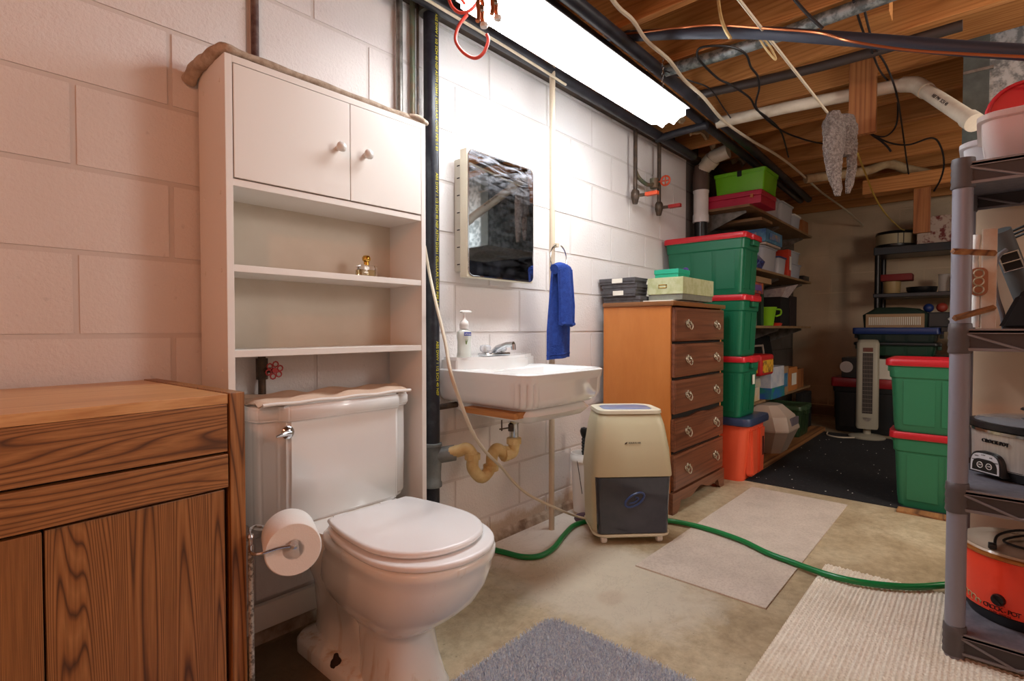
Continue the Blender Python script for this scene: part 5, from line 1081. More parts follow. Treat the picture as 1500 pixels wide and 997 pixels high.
MB().tube(smoothpath([(cx2 - 0.09, cy2 + 0.07, z2 + 0.222), (cx2 - 0.03, cy2 + 0.06, z2 + 0.240), (cx2 + 0.03, cy2 + 0.0, z2 + 0.250), (cx2 + 0.02, cy2 - 0.07, z2 + 0.232), (cx2 - 0.06, cy2 - 0.05, z2 + 0.228), (cx2 - 0.09, cy2 - 0.0, z2 + 0.230), (cx2 - 0.04, cy2 + 0.05, z2 + 0.228), (cx2 + 0.06, cy2 - 0.02, z2 + 0.232), (cx2 + 0.05, cy2 - 0.09, z2 + 0.228)], 6), 0.0036, 8).build('cord', M_blackcord, t, smooth=True)
MB().box(cx2 - 0.105, cy2 + 0.065, z2 + 0.214, cx2 - 0.080, cy2 + 0.085, z2 + 0.228, 0.003).build('plug', M_blackcord, t)
dn = Vector((-1.0, 0.06, 0)).normalized(); cpt = Vector((cx2, cy2, 0))
def face_at(deg, r, z):
    a = math.radians(180 + deg); n = Vector((math.cos(a), math.sin(a), 0)); return facing(Vector((cx2, cy2, z2 + z)) + n * r, (n.x, n.y))
MB().lathe([(0.0155, -0.004), (0.017, 0.006), (0.015, 0.012), (0.0, 0.013)], seg=24, M=face_at(-24, 0.145, 0.080)).box(-0.003, -0.014, 0.012, 0.003, 0.014, 0.018, 0.001, M=face_at(-24, 0.145, 0.080) @ Matrix.Rotation(0.8, 4, 'Z')).build('dial_knob', M_blackplas, t, smooth=50)
# lettering wraps around the round body, glyph by glyph
def wrap(s, size, z, deg0, step, r, m):
    for i, ch in enumerate(s):
        if ch == ' ': continue
        letters(ch, size, face_at(deg0 + i * step, r, z), m, t, 'lettering', 0.0010)
M_brn = mat('brown_print', (96, 40, 30), 0.6)
wrap('CROCK-POT', 0.0185, 0.051, -38.0, 3.9, 0.1440, M_blackmatte)
wrap('RIVAL', 0.0075, 0.0655, -28.0, 2.2, 0.1446, M_brn)
wrap('SLOW COOKER', 0.0065, 0.0385, -33.0, 1.9, 0.1434, M_brn)
b = MB()
for k in range(7):
    dg = -82 + k * 6; m_ = face_at(dg, 0.1446, 0.060 - 0.003 * abs(k - 3)); rr2 = 0.0065 + 0.0016 * (k % 3)
    b.tube([m_ @ Vector((rr2 * math.cos(a), rr2 * math.sin(a), 0.0004)) for a in [q * PI / 6 for q in range(9)]], 0.0011, 5)
    b.tube([m_ @ Vector((0.006, -0.006, 0.0004)), m_ @ Vector((0.010, 0.004, 0.0004))], 0.0012, 5)
b.build('scroll_decoration', M_marb, t, smooth=True)
b = MB()
for k in range(6):
    dg = 14 + k * 6; m_ = face_at(dg, 0.1446, 0.058); rr2 = 0.0065 + 0.0016 * (k % 3)
    b.tube([m_ @ Vector((rr2 * math.cos(a), rr2 * math.sin(a), 0.0004)) for a in [q * PI / 6 for q in range(9)]], 0.0011, 5)
b.build('scroll_decoration', M_marb, t, smooth=True)

# tubs on the top shelf
zz = ZS[3] + 0.001
M_frost3, nt_, b_ = base('frosted_tub_clear', (226, 226, 230), 0.4, **{'Transmission Weight': 0.55}); b_.inputs['IOR'].default_value = 1.12
def tub(label, x0, y0, x1, y1, z0, h, m):
    cx, cy, hx, hy = (x0 + x1) / 2, (y0 + y1) / 2, (x1 - x0) / 2, (y1 - y0) / 2
    t = thing('plastic_tub', label, 'tub', (cx, cy, z0))
    R = lambda k, z: rrect(hx * k, hy * k, 0.045, 5, cx, cy, z0 + z)
    MB().loft([R(0.86, 0.0), R(0.88, 0.005), R(0.95, h - 0.02), R(0.945, h - 0.02), R(0.87, 0.008)], cap1=True).build('tub_wall', m, t, smooth=50)
    MB().loft([R(0.95, h - 0.022), R(1.0, h - 0.018), R(1.0, h - 0.004), R(0.97, h), R(0.94, h - 0.003), R(0.945, h - 0.022)], cap0=False, cap1=False).build('rim', m, t, smooth=50)
    return t
tub('frosted plastic tub holding a red lid on the top of the rack', 2.03, -2.03, 2.36, -1.605, zz, 0.152, M_frost2)
tub('white translucent tub behind the frosted one on top of the rack', 2.375, -2.00, 2.62, -1.555, zz, 0.172, M_frost3)
tag(MB().box(2.40, -1.99, ZS[3] - 0.012, 2.60, -1.60, ZS[3], 0.002).build('support_board', M_board), 'narrow board carrying the rear white tub', 'board')
b = MB(); b.loft([[(2.215, y, z) for y, z, _ in rrect(0.196, 0.128, 0.085, 7, -1.822, zz + 0.147)], [(2.232, y, z) for y, z, _ in rrect(0.196, 0.128, 0.085, 7, -1.822, zz + 0.147)]])
b.tube([(2.214, y, z) for y, z, _ in rrect(0.196, 0.128, 0.085, 7, -1.822, zz + 0.147)], 0.006, 8, closed=True)
tag(b.build('round_cover', M_red, smooth=50), 'red plastic lid standing upright inside the frosted tub', 'lid')
tag(MB().box(2.06, -1.98, zz + 0.009, 2.20, -1.66, zz + 0.105, 0.02).build('red_tray', mat('salmon_red', (214, 90, 76), 0.5), smooth=50), 'red tray inside the frosted tub below the lid', 'tray')

# level-like clamp assembly and black tubing on the upper middle shelf
zz = ZS[2] + 0.001
t = thing('wooden_bracket', 'whitewashed wooden bracket with two arms and a copper plate behind the rack post', 'bracket', (2.03, -1.63, zz))
MB().box(2.02, -1.655, zz, 2.045, -1.622, zz + 0.285, 0.003).build('upright', mat('worn_wood', (188, 160, 134), 0.6, col2=(214, 206, 192), ns=9), t)
MB().tube([(1.925, -1.562, zz + 0.217), (2.006, -1.650, zz + 0.212)], 0.0085, 4).build('arm', M_board, t)
MB().tube([(1.925, -1.568, zz + 0.030), (2.006, -1.650, zz + 0.060)], 0.0085, 4).build('arm', M_board, t)
b = MB(); b.loft([[(2.012, y, z) for y, z, _ in rrect(0.020, 0.040, 0.017, 6, -1.617, zz + 0.135)], [(2.019, y, z) for y, z, _ in rrect(0.020, 0.040, 0.017, 6, -1.617, zz + 0.135)]]).build('copper_plate', mat('dark_copper', (128, 92, 70), 0.4, 0.5), t, smooth=40)
for z_ in (0.112, 0.135, 0.158):
    MB().tube([(2.010, -1.617 + 0.011 * math.cos(a), zz + z_ + 0.011 * math.sin(a)) for a in [k * PI / 8 for k in range(16)]], 0.0022, 6, closed=True).build('ring', M_brass, t, smooth=True)
MB().tube([(2.03, -1.612, zz + 0.005), (2.03, -1.612, zz + 0.10), (2.03, -1.606, zz + 0.20), (2.03, -1.612, zz + 0.27)], 0.010, 10).build('white_tube', M_white, t, smooth=True)
t = thing('folded_walker', 'black padded tube frame with chrome buckle leaning on the rack shelf', 'folded frame', (2.05, -1.75, zz))
pA, pB = Vector((2.178, -1.659, 1.245)), Vector((2.318, -1.767, 0.910))
MB().tube([pA, pA.lerp(pB, 0.93)], 0.0285, 18).build('padded_tube', mat('black_rubber', (84, 88, 88), 0.55), t, smooth=True)
pC, pD2 = Vector((2.321, -1.668, 1.249)), Vector((2.285, -1.747, 1.282))
b = MB()
for k in range(3): b.tube([pC + Vector((0, 0, -0.012 * k)), pD2 + Vector((0, 0, -0.012 * k))], 0.004, 8)
b.build('side_rods', M_blackplas, t, smooth=True)
ba = pA.lerp(pB, 0.24); bd2 = (pB - pA).normalized(); bn = (Vector(cam.location) - ba); bn = (bn - bd2 * bn.dot(bd2)).normalized(); bx_ = bd2.cross(bn)
BMt = Matrix((bx_, bd2, bn)).transposed().to_4x4(); BMt.translation = ba + bn * 0.030
MB().box(-0.024, -0.028, -0.004, 0.024, 0.028, 0.004, 0.002, M=BMt).build('buckle_plate', M_blackplas, t)
b = MB()
for sx_, sy_ in ((-0.022, 0), (0.022, 0)): b.box(sx_ - 0.002, -0.028, 0.004, sx_ + 0.002, 0.028, 0.008, 0.001, M=BMt)
for yy_ in (-0.028, 0.0, 0.028): b.box(-0.024, yy_ - 0.002, 0.004, 0.024, yy_ + 0.002, 0.009, 0.001, M=BMt)
b.build('buckle', M_chrome, t)
MB().tube(smoothpath([(2.137, -1.675, 1.182), (2.121, -1.658, 1.162), (2.112, -1.649, 1.113), (2.130, -1.657, 1.044), (2.153, -1.670, 0.993), (2.185, -1.677, 0.932)], 6), [0.0065] * 31, 8).build('grey_strap', mat('grey_webbing', (112, 112, 116), 0.6), t, smooth=True)
b = MB(); b.prism([(-1.66, zz), (-1.70, zz + 0.10), (-1.78, zz + 0.16), (-1.95, zz + 0.02), (-1.95, zz)], 2.12, 2.20, 'x', bev=0.01); tag(b.build('black_bag', M_blackmatte, smooth=50), 'slumped black bag on the shelf behind the padded frame', 'bag')

# ------------------------------------------------------------------ storage shelving on the left wall beyond the stack
SY0, SY1 = -0.40, -0.004
t = thing('wall_shelving', 'chipboard wall shelves on metal brackets in the storage corner', 'shelving', (4.7, -0.2, 0.0))
SZ = (1.800, 1.372, 0.955, 0.400)
for z, xa in ((1.800, 3.85), (1.372, 3.86), (0.955, 3.86), (0.400, 3.90)):
    MB().box(xa, SY0, z, 5.60, SY1, z + 0.018, 0.001).build('shelf_board', M_shelfboard, t)
MB().box(4.05, SY0 - 0.02, 1.735, 4.30, -0.05, 1.755, 0.001).build('spare_board', M_shelfboard, t)
for x in (3.95, 4.75, 5.5):
    for z in (1.800, 1.372, 0.955, 0.400):
        dz = 0.15 if z > 0.5 else 0.05
        MB().prism([(-0.01, z - 0.002), (-0.34, z - 0.002), (-0.345, z - 0.020), (-0.32, z - 0.028), (-0.02, z - dz), (-0.01, z - dz)], x, x + 0.012, 'x', bev=0.001).build('bracket', M_conduit, t)
    MB().box(x - 0.008, -0.012, 0.25, x + 0.020, -0.002, 1.95, 0.001).build('standard', M_conduit, t)
tag(MB().box(3.74, -0.53, 0.0, 5.6, -0.43, 0.038, 0.003).build('floor_plank', M_board), 'long wood plank edging the black mat below the wall shelves', 'plank')
tag(MB().box(3.74, -0.428, 0.0, 5.6, -0.05, 0.038, 0.003).build('pallet_boards', M_board), 'low board platform under the wall shelves', 'platform')

def carton(name, label, cat, x0, y0, z0, x1, y1, z1, m, lid=None, group=None, label_m=None, txt=None, tm=None, ts=0.03):
    t = thing(name, label, cat, ((x0 + x1) / 2, (y0 + y1) / 2, z0), group=group)
    MB().box(x0, y0, z0, x1, y1, z1 - (0.0 if lid is None else (z1 - z0) * 0.3), 0.003).build('box_body', m, t)
    if lid is not None: MB().box(x0 - 0.004, y0 - 0.004, z1 - (z1 - z0) * 0.32, x1 + 0.004, y1 + 0.004, z1, 0.003).build('box_lid', lid, t)
    e = 0.005
    if label_m is not None:
        MB().box(x0 - e - 0.001, y0 + (y1 - y0) * 0.18, z0 + (z1 - z0) * 0.25, x0 - e + 0.001, y0 + (y1 - y0) * 0.82, z0 + (z1 - z0) * 0.75).build('front_print', label_m, t)
        MB().box(x0 + (x1 - x0) * 0.2, y0 - e - 0.001, z0 + (z1 - z0) * 0.25, x0 + (x1 - x0) * 0.8, y0 - e + 0.001, z0 + (z1 - z0) * 0.75).build('side_print', label_m, t)
    return t
def clearbin(label, x0, y0, z0, x1, y1, z1, lidm=None, group='clear plastic bins on the wall shelves', fill=None, fm=None):
    cx, cy, hx, hy = (x0 + x1) / 2, (y0 + y1) / 2, (x1 - x0) / 2, (y1 - y0) / 2
    t = thing('clear_bin', label, 'storage bin', (cx, cy, z0), group=group)
    R = lambda k, z: rrect(hx * k, hy * k, min(hx, hy) * 0.2, 3, cx, cy, z)
    MB().loft([R(0.88, z0), R(0.90, z0 + 0.004), R(0.97, z1 - 0.014)]).build('bin_wall', M_frost, t, smooth=50)
    MB().loft([R(0.98, z1 - 0.014), R(1.02, z1 - 0.010), R(1.02, z1 - 0.002), R(0.97, z1)]).build('bin_lid', lidm or M_frost, t, smooth=50)
    if fill: MB().loft([R(0.80, z0 + 0.006), R(0.86, z0 + (z1 - z0) * fill)]).build('contents', fm, t, smooth=30)
    return t
# top shelf
ZT1 = 1.8185
t = thing('crimson_case', 'crimson hinged case lying on the highest wall shelf', 'case', (4.02, -0.26, ZT1))
MB().box(3.862, -0.47, ZT1, 4.20, -0.092, ZT1 + 0.055, 0.004).build('case_base', M_magenta, t)
MB().box(3.858, -0.474, ZT1 + 0.056, 4.204, -0.088, ZT1 + 0.092, 0.006).build('case_lid', M_magenta, t)
MB().box(3.853, -0.42, ZT1 + 0.040, 3.860, -0.40, ZT1 + 0.066, 0.001).build('latch', M_copper, t)
t = thing('lime_box', 'lime green tapered storage box with a dark latch on the crimson case', 'box', (4.02, -0.31, ZT1 + 0.093))
zb_ = ZT1 + 0.093; R = lambda k, z, g=0.0: rrect(0.150 * k, 0.172 * k, 0.010, 3, 4.03, -0.315, z)
MB().loft([R(0.94, zb_), R(1.0, zb_ + 0.128)]).build('box_body', M_lime, t, smooth=30)
MB().loft([R(1.03, zb_ + 0.126), R(1.04, zb_ + 0.150), R(1.01, zb_ + 0.154)]).build('box_lid', M_lime, t, smooth=30)
MB().box(3.868, -0.335, zb_ + 0.112, 3.875, -0.305, zb_ + 0.152, 0.002).build('latch', M_blackplas, t, label='dark latch')
clearbin('clear bin with orange contents at the middle of the highest wall shelf', 4.30, -0.39, ZT1, 4.62, -0.08, ZT1 + 0.16, None, fill=0.5, fm=M_orange)
clearbin('clear bin full of grey things right of the orange one on the highest wall shelf', 4.66, -0.39, ZT1, 5.02, -0.08, ZT1 + 0.17, None, fill=0.8, fm=M_greystone)
clearbin('small clear bin near the far end of the highest wall shelf', 5.06, -0.38, ZT1, 5.30, -0.10, ZT1 + 0.13, M_white, fill=0.6, fm=M_blueplas)
carton('carton', 'small brown and red box at the far end of the highest wall shelf', 'box', 5.34, -0.38, ZT1, 5.55, -0.12, ZT1 + 0.12, M_block_w)
clearbin('tilted clear bin peeking out behind the lime box', 4.22, -0.36, ZT1 + 0.162, 4.42, -0.12, ZT1 + 0.28, None, fill=0.5, fm=M_white)
# second shelf
Z2 = 1.3905
M_gblue = mat('game_box_blue', (44, 96, 150), 0.5, col2=(90, 150, 180), ns=14); M_gnavy = mat('foil_blue', (26, 44, 120), 0.25, col2=(120, 140, 200), ns=40, lo=0.55, hi=0.7)
b = MB(); b.loft([rrect(0.15, 0.10, 0.05, 4, 4.02, -0.30, Z2), rrect(0.17, 0.12, 0.06, 4, 4.02, -0.30, Z2 + 0.05), rrect(0.13, 0.09, 0.05, 4, 4.03, -0.29, Z2 + 0.10), rrect(0.06, 0.05, 0.03, 4, 4.05, -0.28, Z2 + 0.125)])
tag(b.build('foil_package', M_gnavy, smooth=60), 'shiny blue package slumped at the near end of the second wall shelf', 'package')
clearbin('clear bin with beige contents on the second wall shelf below the blue game box', 4.20, -0.39, Z2, 4.56, -0.10, Z2 + 0.185, None, fill=0.7, fm=M_kraft)
carton('game_box', 'blue picture game box lying on the clear bin of the second wall shelf', 'box', 4.16, -0.415, Z2 + 0.205, 4.58, -0.06, Z2 + 0.30, M_gblue, label_m=mat('box_art_yellow', (190, 150, 90), 0.5, col2=(70, 130, 190), ns=18))
carton('game_box', 'thin grey box under the blue game box on the second wall shelf', 'box', 4.18, -0.41, Z2 + 0.187, 4.56, -0.08, Z2 + 0.2045, M_greystone)
carton('game_box', 'narrow red and orange upright box on the second wall shelf', 'box', 4.90, -0.38, Z2, 4.98, -0.10, Z2 + 0.23, mat('box_red', (206, 66, 44), 0.5), label_m=M_white)
clearbin('clear bin with white stuff beside the red upright box', 4.64, -0.38, Z2, 4.86, -0.10, Z2 + 0.15, M_blueplas, fill=0.6, fm=M_white)
clearbin('lower clear bin at the far end of the second wall shelf', 5.03, -0.38, Z2, 5.34, -0.10, Z2 + 0.13, None, fill=0.7, fm=M_bluegrey)
clearbin('upper clear bin at the far end of the second wall shelf', 5.04, -0.37, Z2 + 0.132, 5.33, -0.11, Z2 + 0.24, None, fill=0.7, fm=M_kraft)
carton('black_case', 'small black case at the very end of the second wall shelf', 'case', 5.38, -0.39, Z2, 5.56, -0.2, Z2 + 0.045, M_blackplas)
# third shelf
Z3 = 0.9735
carton('carton', 'white box at the near end of the third wall shelf', 'box', 3.95, -0.37, Z3, 4.12, -0.10, Z3 + 0.10, mat('grey_white_card', (176, 166, 168), 0.6))
carton('carton', 'dark box with pale print on the white box of the third wall shelf', 'box', 3.97, -0.37, Z3 + 0.101, 4.16, -0.12, Z3 + 0.17, M_blackmatte, label_m=M_greystone)
carton('carton', 'red and white box third from the bottom of the pile on the third wall shelf', 'box', 3.94, -0.37, Z3 + 0.171, 4.20, -0.12, Z3 + 0.235, mat('card_red', (186, 40, 44), 0.5), label_m=M_lab)
carton('carton', 'orange and purple toy box on top of the pile on the third wall shelf', 'box', 3.93, -0.385, Z3 + 0.236, 4.22, -0.12, Z3 + 0.315, mat('card_orange', (206, 110, 40), 0.5, col2=(90, 40, 90), ns=22), label_m=mat('card_purple', (110, 80, 150), 0.5))
carton('carton', 'long tan box lying high above the pile of the third wall shelf', 'box', 4.04, -0.39, Z3 + 0.317, 4.40, -0.12, Z3 + 0.360, M_kraft)
carton('book_stack', 'dark green upright binder beside the pile of the third wall shelf', 'binder', 4.26, -0.36, Z3, 4.32, -0.10, Z3 + 0.31, mat('binder_green', (30, 62, 44), 0.5))
t = thing('lime_pitcher', 'lime green pitcher with handle on the third wall shelf', 'pitcher', (4.46, -0.32, Z3))
MB().lathe([(0.0, 0.001), (0.052, 0.001), (0.055, 0.008), (0.062, 0.07), (0.065, 0.074), (0.073, 0.135), (0.078, 0.14), (0.078, 0.146), (0.070, 0.146), (0.052, 0.01), (0, 0.008)], (4.46, -0.335, Z3), 24).build('cup_body', mat('lime_cup', (130, 190, 30), 0.4), t, smooth=50)
MB().tube(smoothpath([(4.50, -0.395, Z3 + 0.13), (4.52, -0.425, Z3 + 0.125), (4.52, -0.425, Z3 + 0.09), (4.50, -0.395, Z3 + 0.075)], 4), 0.007, 8).build('handle', mat('lime_cup_handle', (130, 190, 30), 0.4), t, smooth=True)
tag(MB().loft([rrect(0.05, 0.035, 0.02, 4, 4.62, -0.36, Z3), rrect(0.06, 0.042, 0.02, 4, 4.62, -0.36, Z3 + 0.02), rrect(0.045, 0.03, 0.02, 4, 4.62, -0.36, Z3 + 0.026)]).build('red_dish', mat('coral', (220, 70, 50), 0.4), smooth=50), 'small coral red dish at the front of the third wall shelf', 'dish')
carton('black_case', 'tall black case on the third wall shelf behind the lime pitcher', 'case', 4.72, -0.37, Z3, 4.98, -0.10, Z3 + 0.24, M_blackmatte)
carton('black_case', 'second tall black case near the far end of the third wall shelf', 'case', 5.02, -0.37, Z3, 5.22, -0.10, Z3 + 0.26, mat('brown_black', (36, 26, 26), 0.7))
b = MB(); b.loft([[(4.80, -0.36, Z3 + 0.242), (4.98, -0.36, Z3 + 0.242), (4.98, -0.22, Z3 + 0.242), (4.80, -0.22, Z3 + 0.242)], [(4.76, -0.40, Z3 + 0.32), (5.06, -0.42, Z3 + 0.36), (5.00, -0.2, Z3 + 0.34), (4.78, -0.2, Z3 + 0.30)]])
tag(b.build('paper_bag', mat('white_bag', (206, 196, 190), 0.7, col2=(170, 150, 160), ns=30)), 'crumpled white bag lying on the tall black cases', 'bag')
# fourth shelf
Z4 = 0.4185
M_boxblue = mat('card_blue', (44, 90, 180), 0.5, col2=(40, 140, 80), ns=12); M_boxcream = mat('card_cream', (226, 200, 160), 0.6)
carton('carton', 'yellow printed box at the near end of the lowest wall shelf', 'box', 3.93, -0.385, Z4, 4.16, -0.10, Z4 + 0.10, mat('card_yellow', (216, 176, 50), 0.5, col2=(200, 200, 210), ns=8))
carton('carton', 'grey printed box stacked on the yellow box of the lowest wall shelf', 'box', 3.93, -0.385, Z4 + 0.101, 4.18, -0.10, Z4 + 0.195, mat('card_grey', (150, 160, 168), 0.5, col2=(190, 180, 150), ns=10))
t = thing('lunch_tin', 'red and yellow lunch tin with a handle on the lowest wall shelf', 'tin', (4.06, -0.34, Z4 + 0.196))
za = Z4 + 0.197
MB().box(3.91, -0.47, za, 4.20, -0.18, za + 0.150, 0.022, seg=3).build('tin_body', mat('tin_red', (186, 30, 34), 0.35), t, smooth=50)
MB().box(3.906, -0.445, za + 0.022, 3.912, -0.205, za + 0.112, 0.003).box(3.94, -0.474, za + 0.022, 4.17, -0.468, za + 0.112, 0.003).build('yellow_print', mat('tin_yellow', (222, 170, 50), 0.45, col2=(120, 80, 40), ns=30, lo=0.5, hi=0.62), t)
MB().tube(smoothpath([(3.96, -0.32, za + 0.150), (3.98, -0.32, za + 0.175), (4.10, -0.32, za + 0.175), (4.12, -0.32, za + 0.150)], 4), 0.010, 8).build('handle', M_red, t, smooth=True)
t = thing('carton', 'tall white and blue carton with open cream flap on the lowest wall shelf', 'box', (4.42, -0.32, Z4))
MB().box(4.24, -0.44, Z4 + 0.0, 4.58, -0.16, Z4 + 0.24, 0.002).build('box_body', mat('card_white', (214, 212, 214), 0.55, col2=(170, 180, 196), ns=9), t)
MB().box(4.236, -0.444, Z4 + 0.0, 4.584, -0.156, Z4 + 0.085, 0.001).build('blue_band', M_boxblue, t, label='blue and green printed band')
MB().box(4.236, -0.30, Z4 + 0.085, 4.240, -0.165, Z4 + 0.238).build('cream_side', M_boxcream, t)
MB().prism([(4.24, Z4 + 0.24), (4.245, Z4 + 0.24), (4.30, Z4 + 0.30), (4.295, Z4 + 0.305)], -0.42, -0.18, 'y').build('flap', M_boxcream, t)
carton('carton', 'brown carton with blue print near the far end of the lowest wall shelf', 'box', 4.63, -0.40, Z4, 4.86, -0.12, Z4 + 0.22, M_kraft, label_m=M_gblue)
carton('carton', 'white and brown carton at the far end of the lowest wall shelf', 'box', 4.90, -0.40, Z4, 5.14, -0.12, Z4 + 0.20, mat('card_orange_brown', (190, 120, 60), 0.6), label_m=M_lab)
carton('carton', 'plain dark orange box beyond all others on the lowest wall shelf', 'box', 5.18, -0.39, Z4, 5.40, -0.12, Z4 + 0.17, M_block_w)
b = MB(); b.loft([[(3.97, -0.10, za + 0.01), (4.24, -0.10, za + 0.01), (4.24, -0.14, za + 0.01), (3.97, -0.14, za + 0.01)], [(4.0, -0.06, za + 0.22), (4.27, -0.06, za + 0.25), (4.27, -0.09, za + 0.25), (4.0, -0.09, za + 0.22)]]); 
tag(b.build('white_board', mat('greyish_card', (170, 158, 156), 0.7)), 'pale board leaning on the wall behind the lunch tin', 'board')
t = thing('black_chair', 'folded black chair with a pale arm leaning beyond the lowest wall shelf boxes', 'chair', (5.4, -0.3, 0.03))
b = MB(); b.loft([[(4.90, -0.09, 0.64), (5.50, -0.09, 0.64), (5.50, -0.11, 0.64), (4.90, -0.11, 0.64)], [(4.86, -0.05, 0.86), (5.48, -0.05, 0.88), (5.48, -0.07, 0.88), (4.86, -0.07, 0.86)]]); b.build('backrest', M_blackmatte, t)
MB().tube(smoothpath([(4.66, -0.14, 0.80), (5.0, -0.14, 0.80), (5.04, -0.14, 0.79), (5.06, -0.15, 0.66)], 5), 0.009, 8).build('arm', M_greystone, t, smooth=True)
MB().box(5.26, -0.42, 0.039, 5.58, -0.36, 0.37, 0.01).build('seat', M_blackmatte, t)
# on the floor
t = thing('litter_box', 'faceted taupe covered litter box on the platform under the wall shelves', 'litter box', (4.2, -0.33, 0.031))
x0_, z0_ = 3.86, 0.0385
def LB(hx, hy, z, ch, cx=4.27, cy=-0.405): return [(cx - hx + ch, cy - hy, z), (cx + hx - ch, cy - hy, z), (cx + hx, cy - hy + ch, z), (cx + hx, cy + hy - ch, z), (cx + hx - ch, cy + hy, z), (cx - hx + ch, cy + hy, z), (cx - hx, cy + hy - ch, z), (cx - hx, cy - hy + ch, z)]
MB().loft([LB(0.14, 0.12, z0_, 0.05), LB(0.21, 0.185, z0_ + 0.165, 0.07)]).build('lower_tray', M_greystone, t)
MB().loft([LB(0.215, 0.19, z0_ + 0.166, 0.07), LB(0.215, 0.19, z0_ + 0.178, 0.07), LB(0.185, 0.165, z0_ + 0.27, 0.075), LB(0.11, 0.09, z0_ + 0.345, 0.05)]).build('upper_hood', mat('taupe_light', (206, 188, 174), 0.45), t)
MB().box(4.22, -0.592, z0_ + 0.20, 4.40, -0.575, z0_ + 0.255, 0.002, M=None).build('sticker', mat('grey_sticker', (120, 112, 124), 0.5), t)
tote('small dark green tote under the far part of the wall shelves', 4.86, -0.50, 0.039, 5.22, -0.14, 0.30, mat('olive_tote', (40, 62, 36), 0.4), mat('olive_lid', (60, 84, 56), 0.4))

# ------------------------------------------------------------------ far end: tower fan, totes, black rack
M_fan = mat('fan_beige', (158, 152, 134), 0.45)
t = thing('tower_fan', 'slim beige tower fan on a round base in front of the far totes', 'fan', (5.48, -0.872, 0.004))
fx_, fy_ = 5.48, -0.872
frot = math.atan2(-0.77, -5.48) 
MB().lathe([(0.0, 0.0), (0.135, 0.0), (0.138, 0.012), (0.12, 0.022), (0.03, 0.034), (0.028, 0.085), (0, 0.085)], (fx_, fy_, 0.0045), 32).build('base', M_fan, t, smooth=50)
FMx = Matrix.Translation((fx_, fy_, 0.088)) @ Matrix.Rotation(math.atan2(-1, -0.10) + PI / 2 - 0.65 + 0.0, 4, 'Z')
FMx = Matrix.Translation((fx_, fy_, 0.088)) @ Matrix.Rotation(-PI / 2 + 0.14, 4, 'Z')
MB().loft([rrect(0.075, 0.070, 0.03, 5, 0, 0, 0.0), rrect(0.082, 0.075, 0.03, 5, 0, 0, 0.02), rrect(0.082, 0.075, 0.03, 5, 0, 0, 0.735), rrect(0.07, 0.062, 0.03, 5, 0, 0.008, 0.765), rrect(0.05, 0.045, 0.03, 5, 0, 0.01, 0.77)], M=FMx).build('column', M_fan, t, smooth=50)
g = MB().box(-0.038, -0.0775, 0.135, 0.038, -0.072, 0.655, 0.004, M=FMx).build('grille_recess', M_blackplas, t)
b = MB()
for k in range(14): b.box(-0.038, -0.0805, 0.15 + k * 0.036, 0.038, -0.077, 0.154 + k * 0.036, 0.0, M=FMx)
for k in range(7): b.box(-0.034 + k * 0.0113 - 0.0012, -0.0800, 0.135, -0.034 + k * 0.0113 + 0.0012, -0.077, 0.655, 0.0, M=FMx)
b.build('grille_bars', mat('fan_bars', (110, 100, 90), 0.5), g)
MB().box(-0.036, -0.0785, 0.665, 0.036, -0.073, 0.70, 0.003, M=FMx).build('control_strip', mat('fan_control', (96, 50, 40), 0.3), t)
MB().loft([[FMx @ Vector((0.032 * math.cos(a), -0.0785, 0.10 + 0.032 * math.sin(a))) for a in [PI + PI * k / 12 for k in range(13)]], [FMx @ Vector((0.032 * math.cos(a), -0.0740, 0.10 + 0.032 * math.sin(a))) for a in [PI + PI * k / 12 for k in range(13)]]]).build('badge', M_conduit, t)
cable('fan_cord', 'pale power cord trailing on the floor from the tower fan', 'cord', [(5.36, -0.80, 0.012), (5.3, -0.70, 0.010), (5.35, -0.60, 0.010), (5.5, -0.57, 0.010)], 0.006, M_cord)
BEFORE = set(bpy.data.objects)
M_dkbody = mat('black_tote', (26, 30, 32), 0.4); M_dkred = mat('dull_red_lid', (150, 34, 40), 0.4)
tote('black tote with dull red lid on the floor at the far wall', 5.66, -1.22, 0.004, 6.06, -0.68, 0.50, M_dkbody, M_dkred, lidh=0.075)
carton('carton', 'white card box standing on the red lidded black tote', 'box', 5.70, -1.16, 0.501, 5.98, -0.95, 0.68, M_lab)
t = thing('black_printer', 'small black machine with a white dial front on the red lidded tote', 'machine', (5.75, -0.81, 0.501))
MB().box(5.68, -0.93, 0.501, 5.95, -0.76, 0.685, 0.006).build('machine_body', M_blackplas, t)
MB().lathe([(0.05, -0.004), (0.052, 0.004), (0, 0.005)], seg=20, M=facing((5.678, -0.80, 0.60), (-1, 0))).build('white_dial', M_white, t, smooth=50)
tote('dark green tote under the blue lidded one at the far wall', 5.64, -1.46, 0.79, 6.02, -0.86, 0.905, mat('dull_green_tote', (30, 66, 50), 0.4), M_dkbody, 'stacked totes at the far wall', name='storage_tote', lidh=0.02)
tote('shallow tote with navy lid on top of the stack at the far wall', 5.64, -1.47, 0.906, 6.02, -0.85, 1.035, mat('dark_tote2', (26, 44, 40), 0.4), M_blueplas, 'stacked totes at the far wall', lidh=0.05)
tag(MB().box(5.64, -1.9, 0.765, 6.10, -1.24, 0.789, 0.002).build('dark_board', M_dkbody), 'dark board bearing the far stack of totes at its right end', 'board')
tote('black tote with dark lid carrying the stack at the far wall', 5.68, -1.90, 0.10, 6.08, -1.24, 0.764, M_dkbody, M_dkbody, lidh=0.04)
carton('carton', 'second white card box beside the first on the red lidded tote', 'box', 5.70, -1.235, 0.501, 5.98, -1.165, 0.67, M_lab)
t = thing('filter_frame', 'pleated paper filter in a tan frame leaning on the navy lidded tote', 'filter', (5.72, -1.1, 1.036))
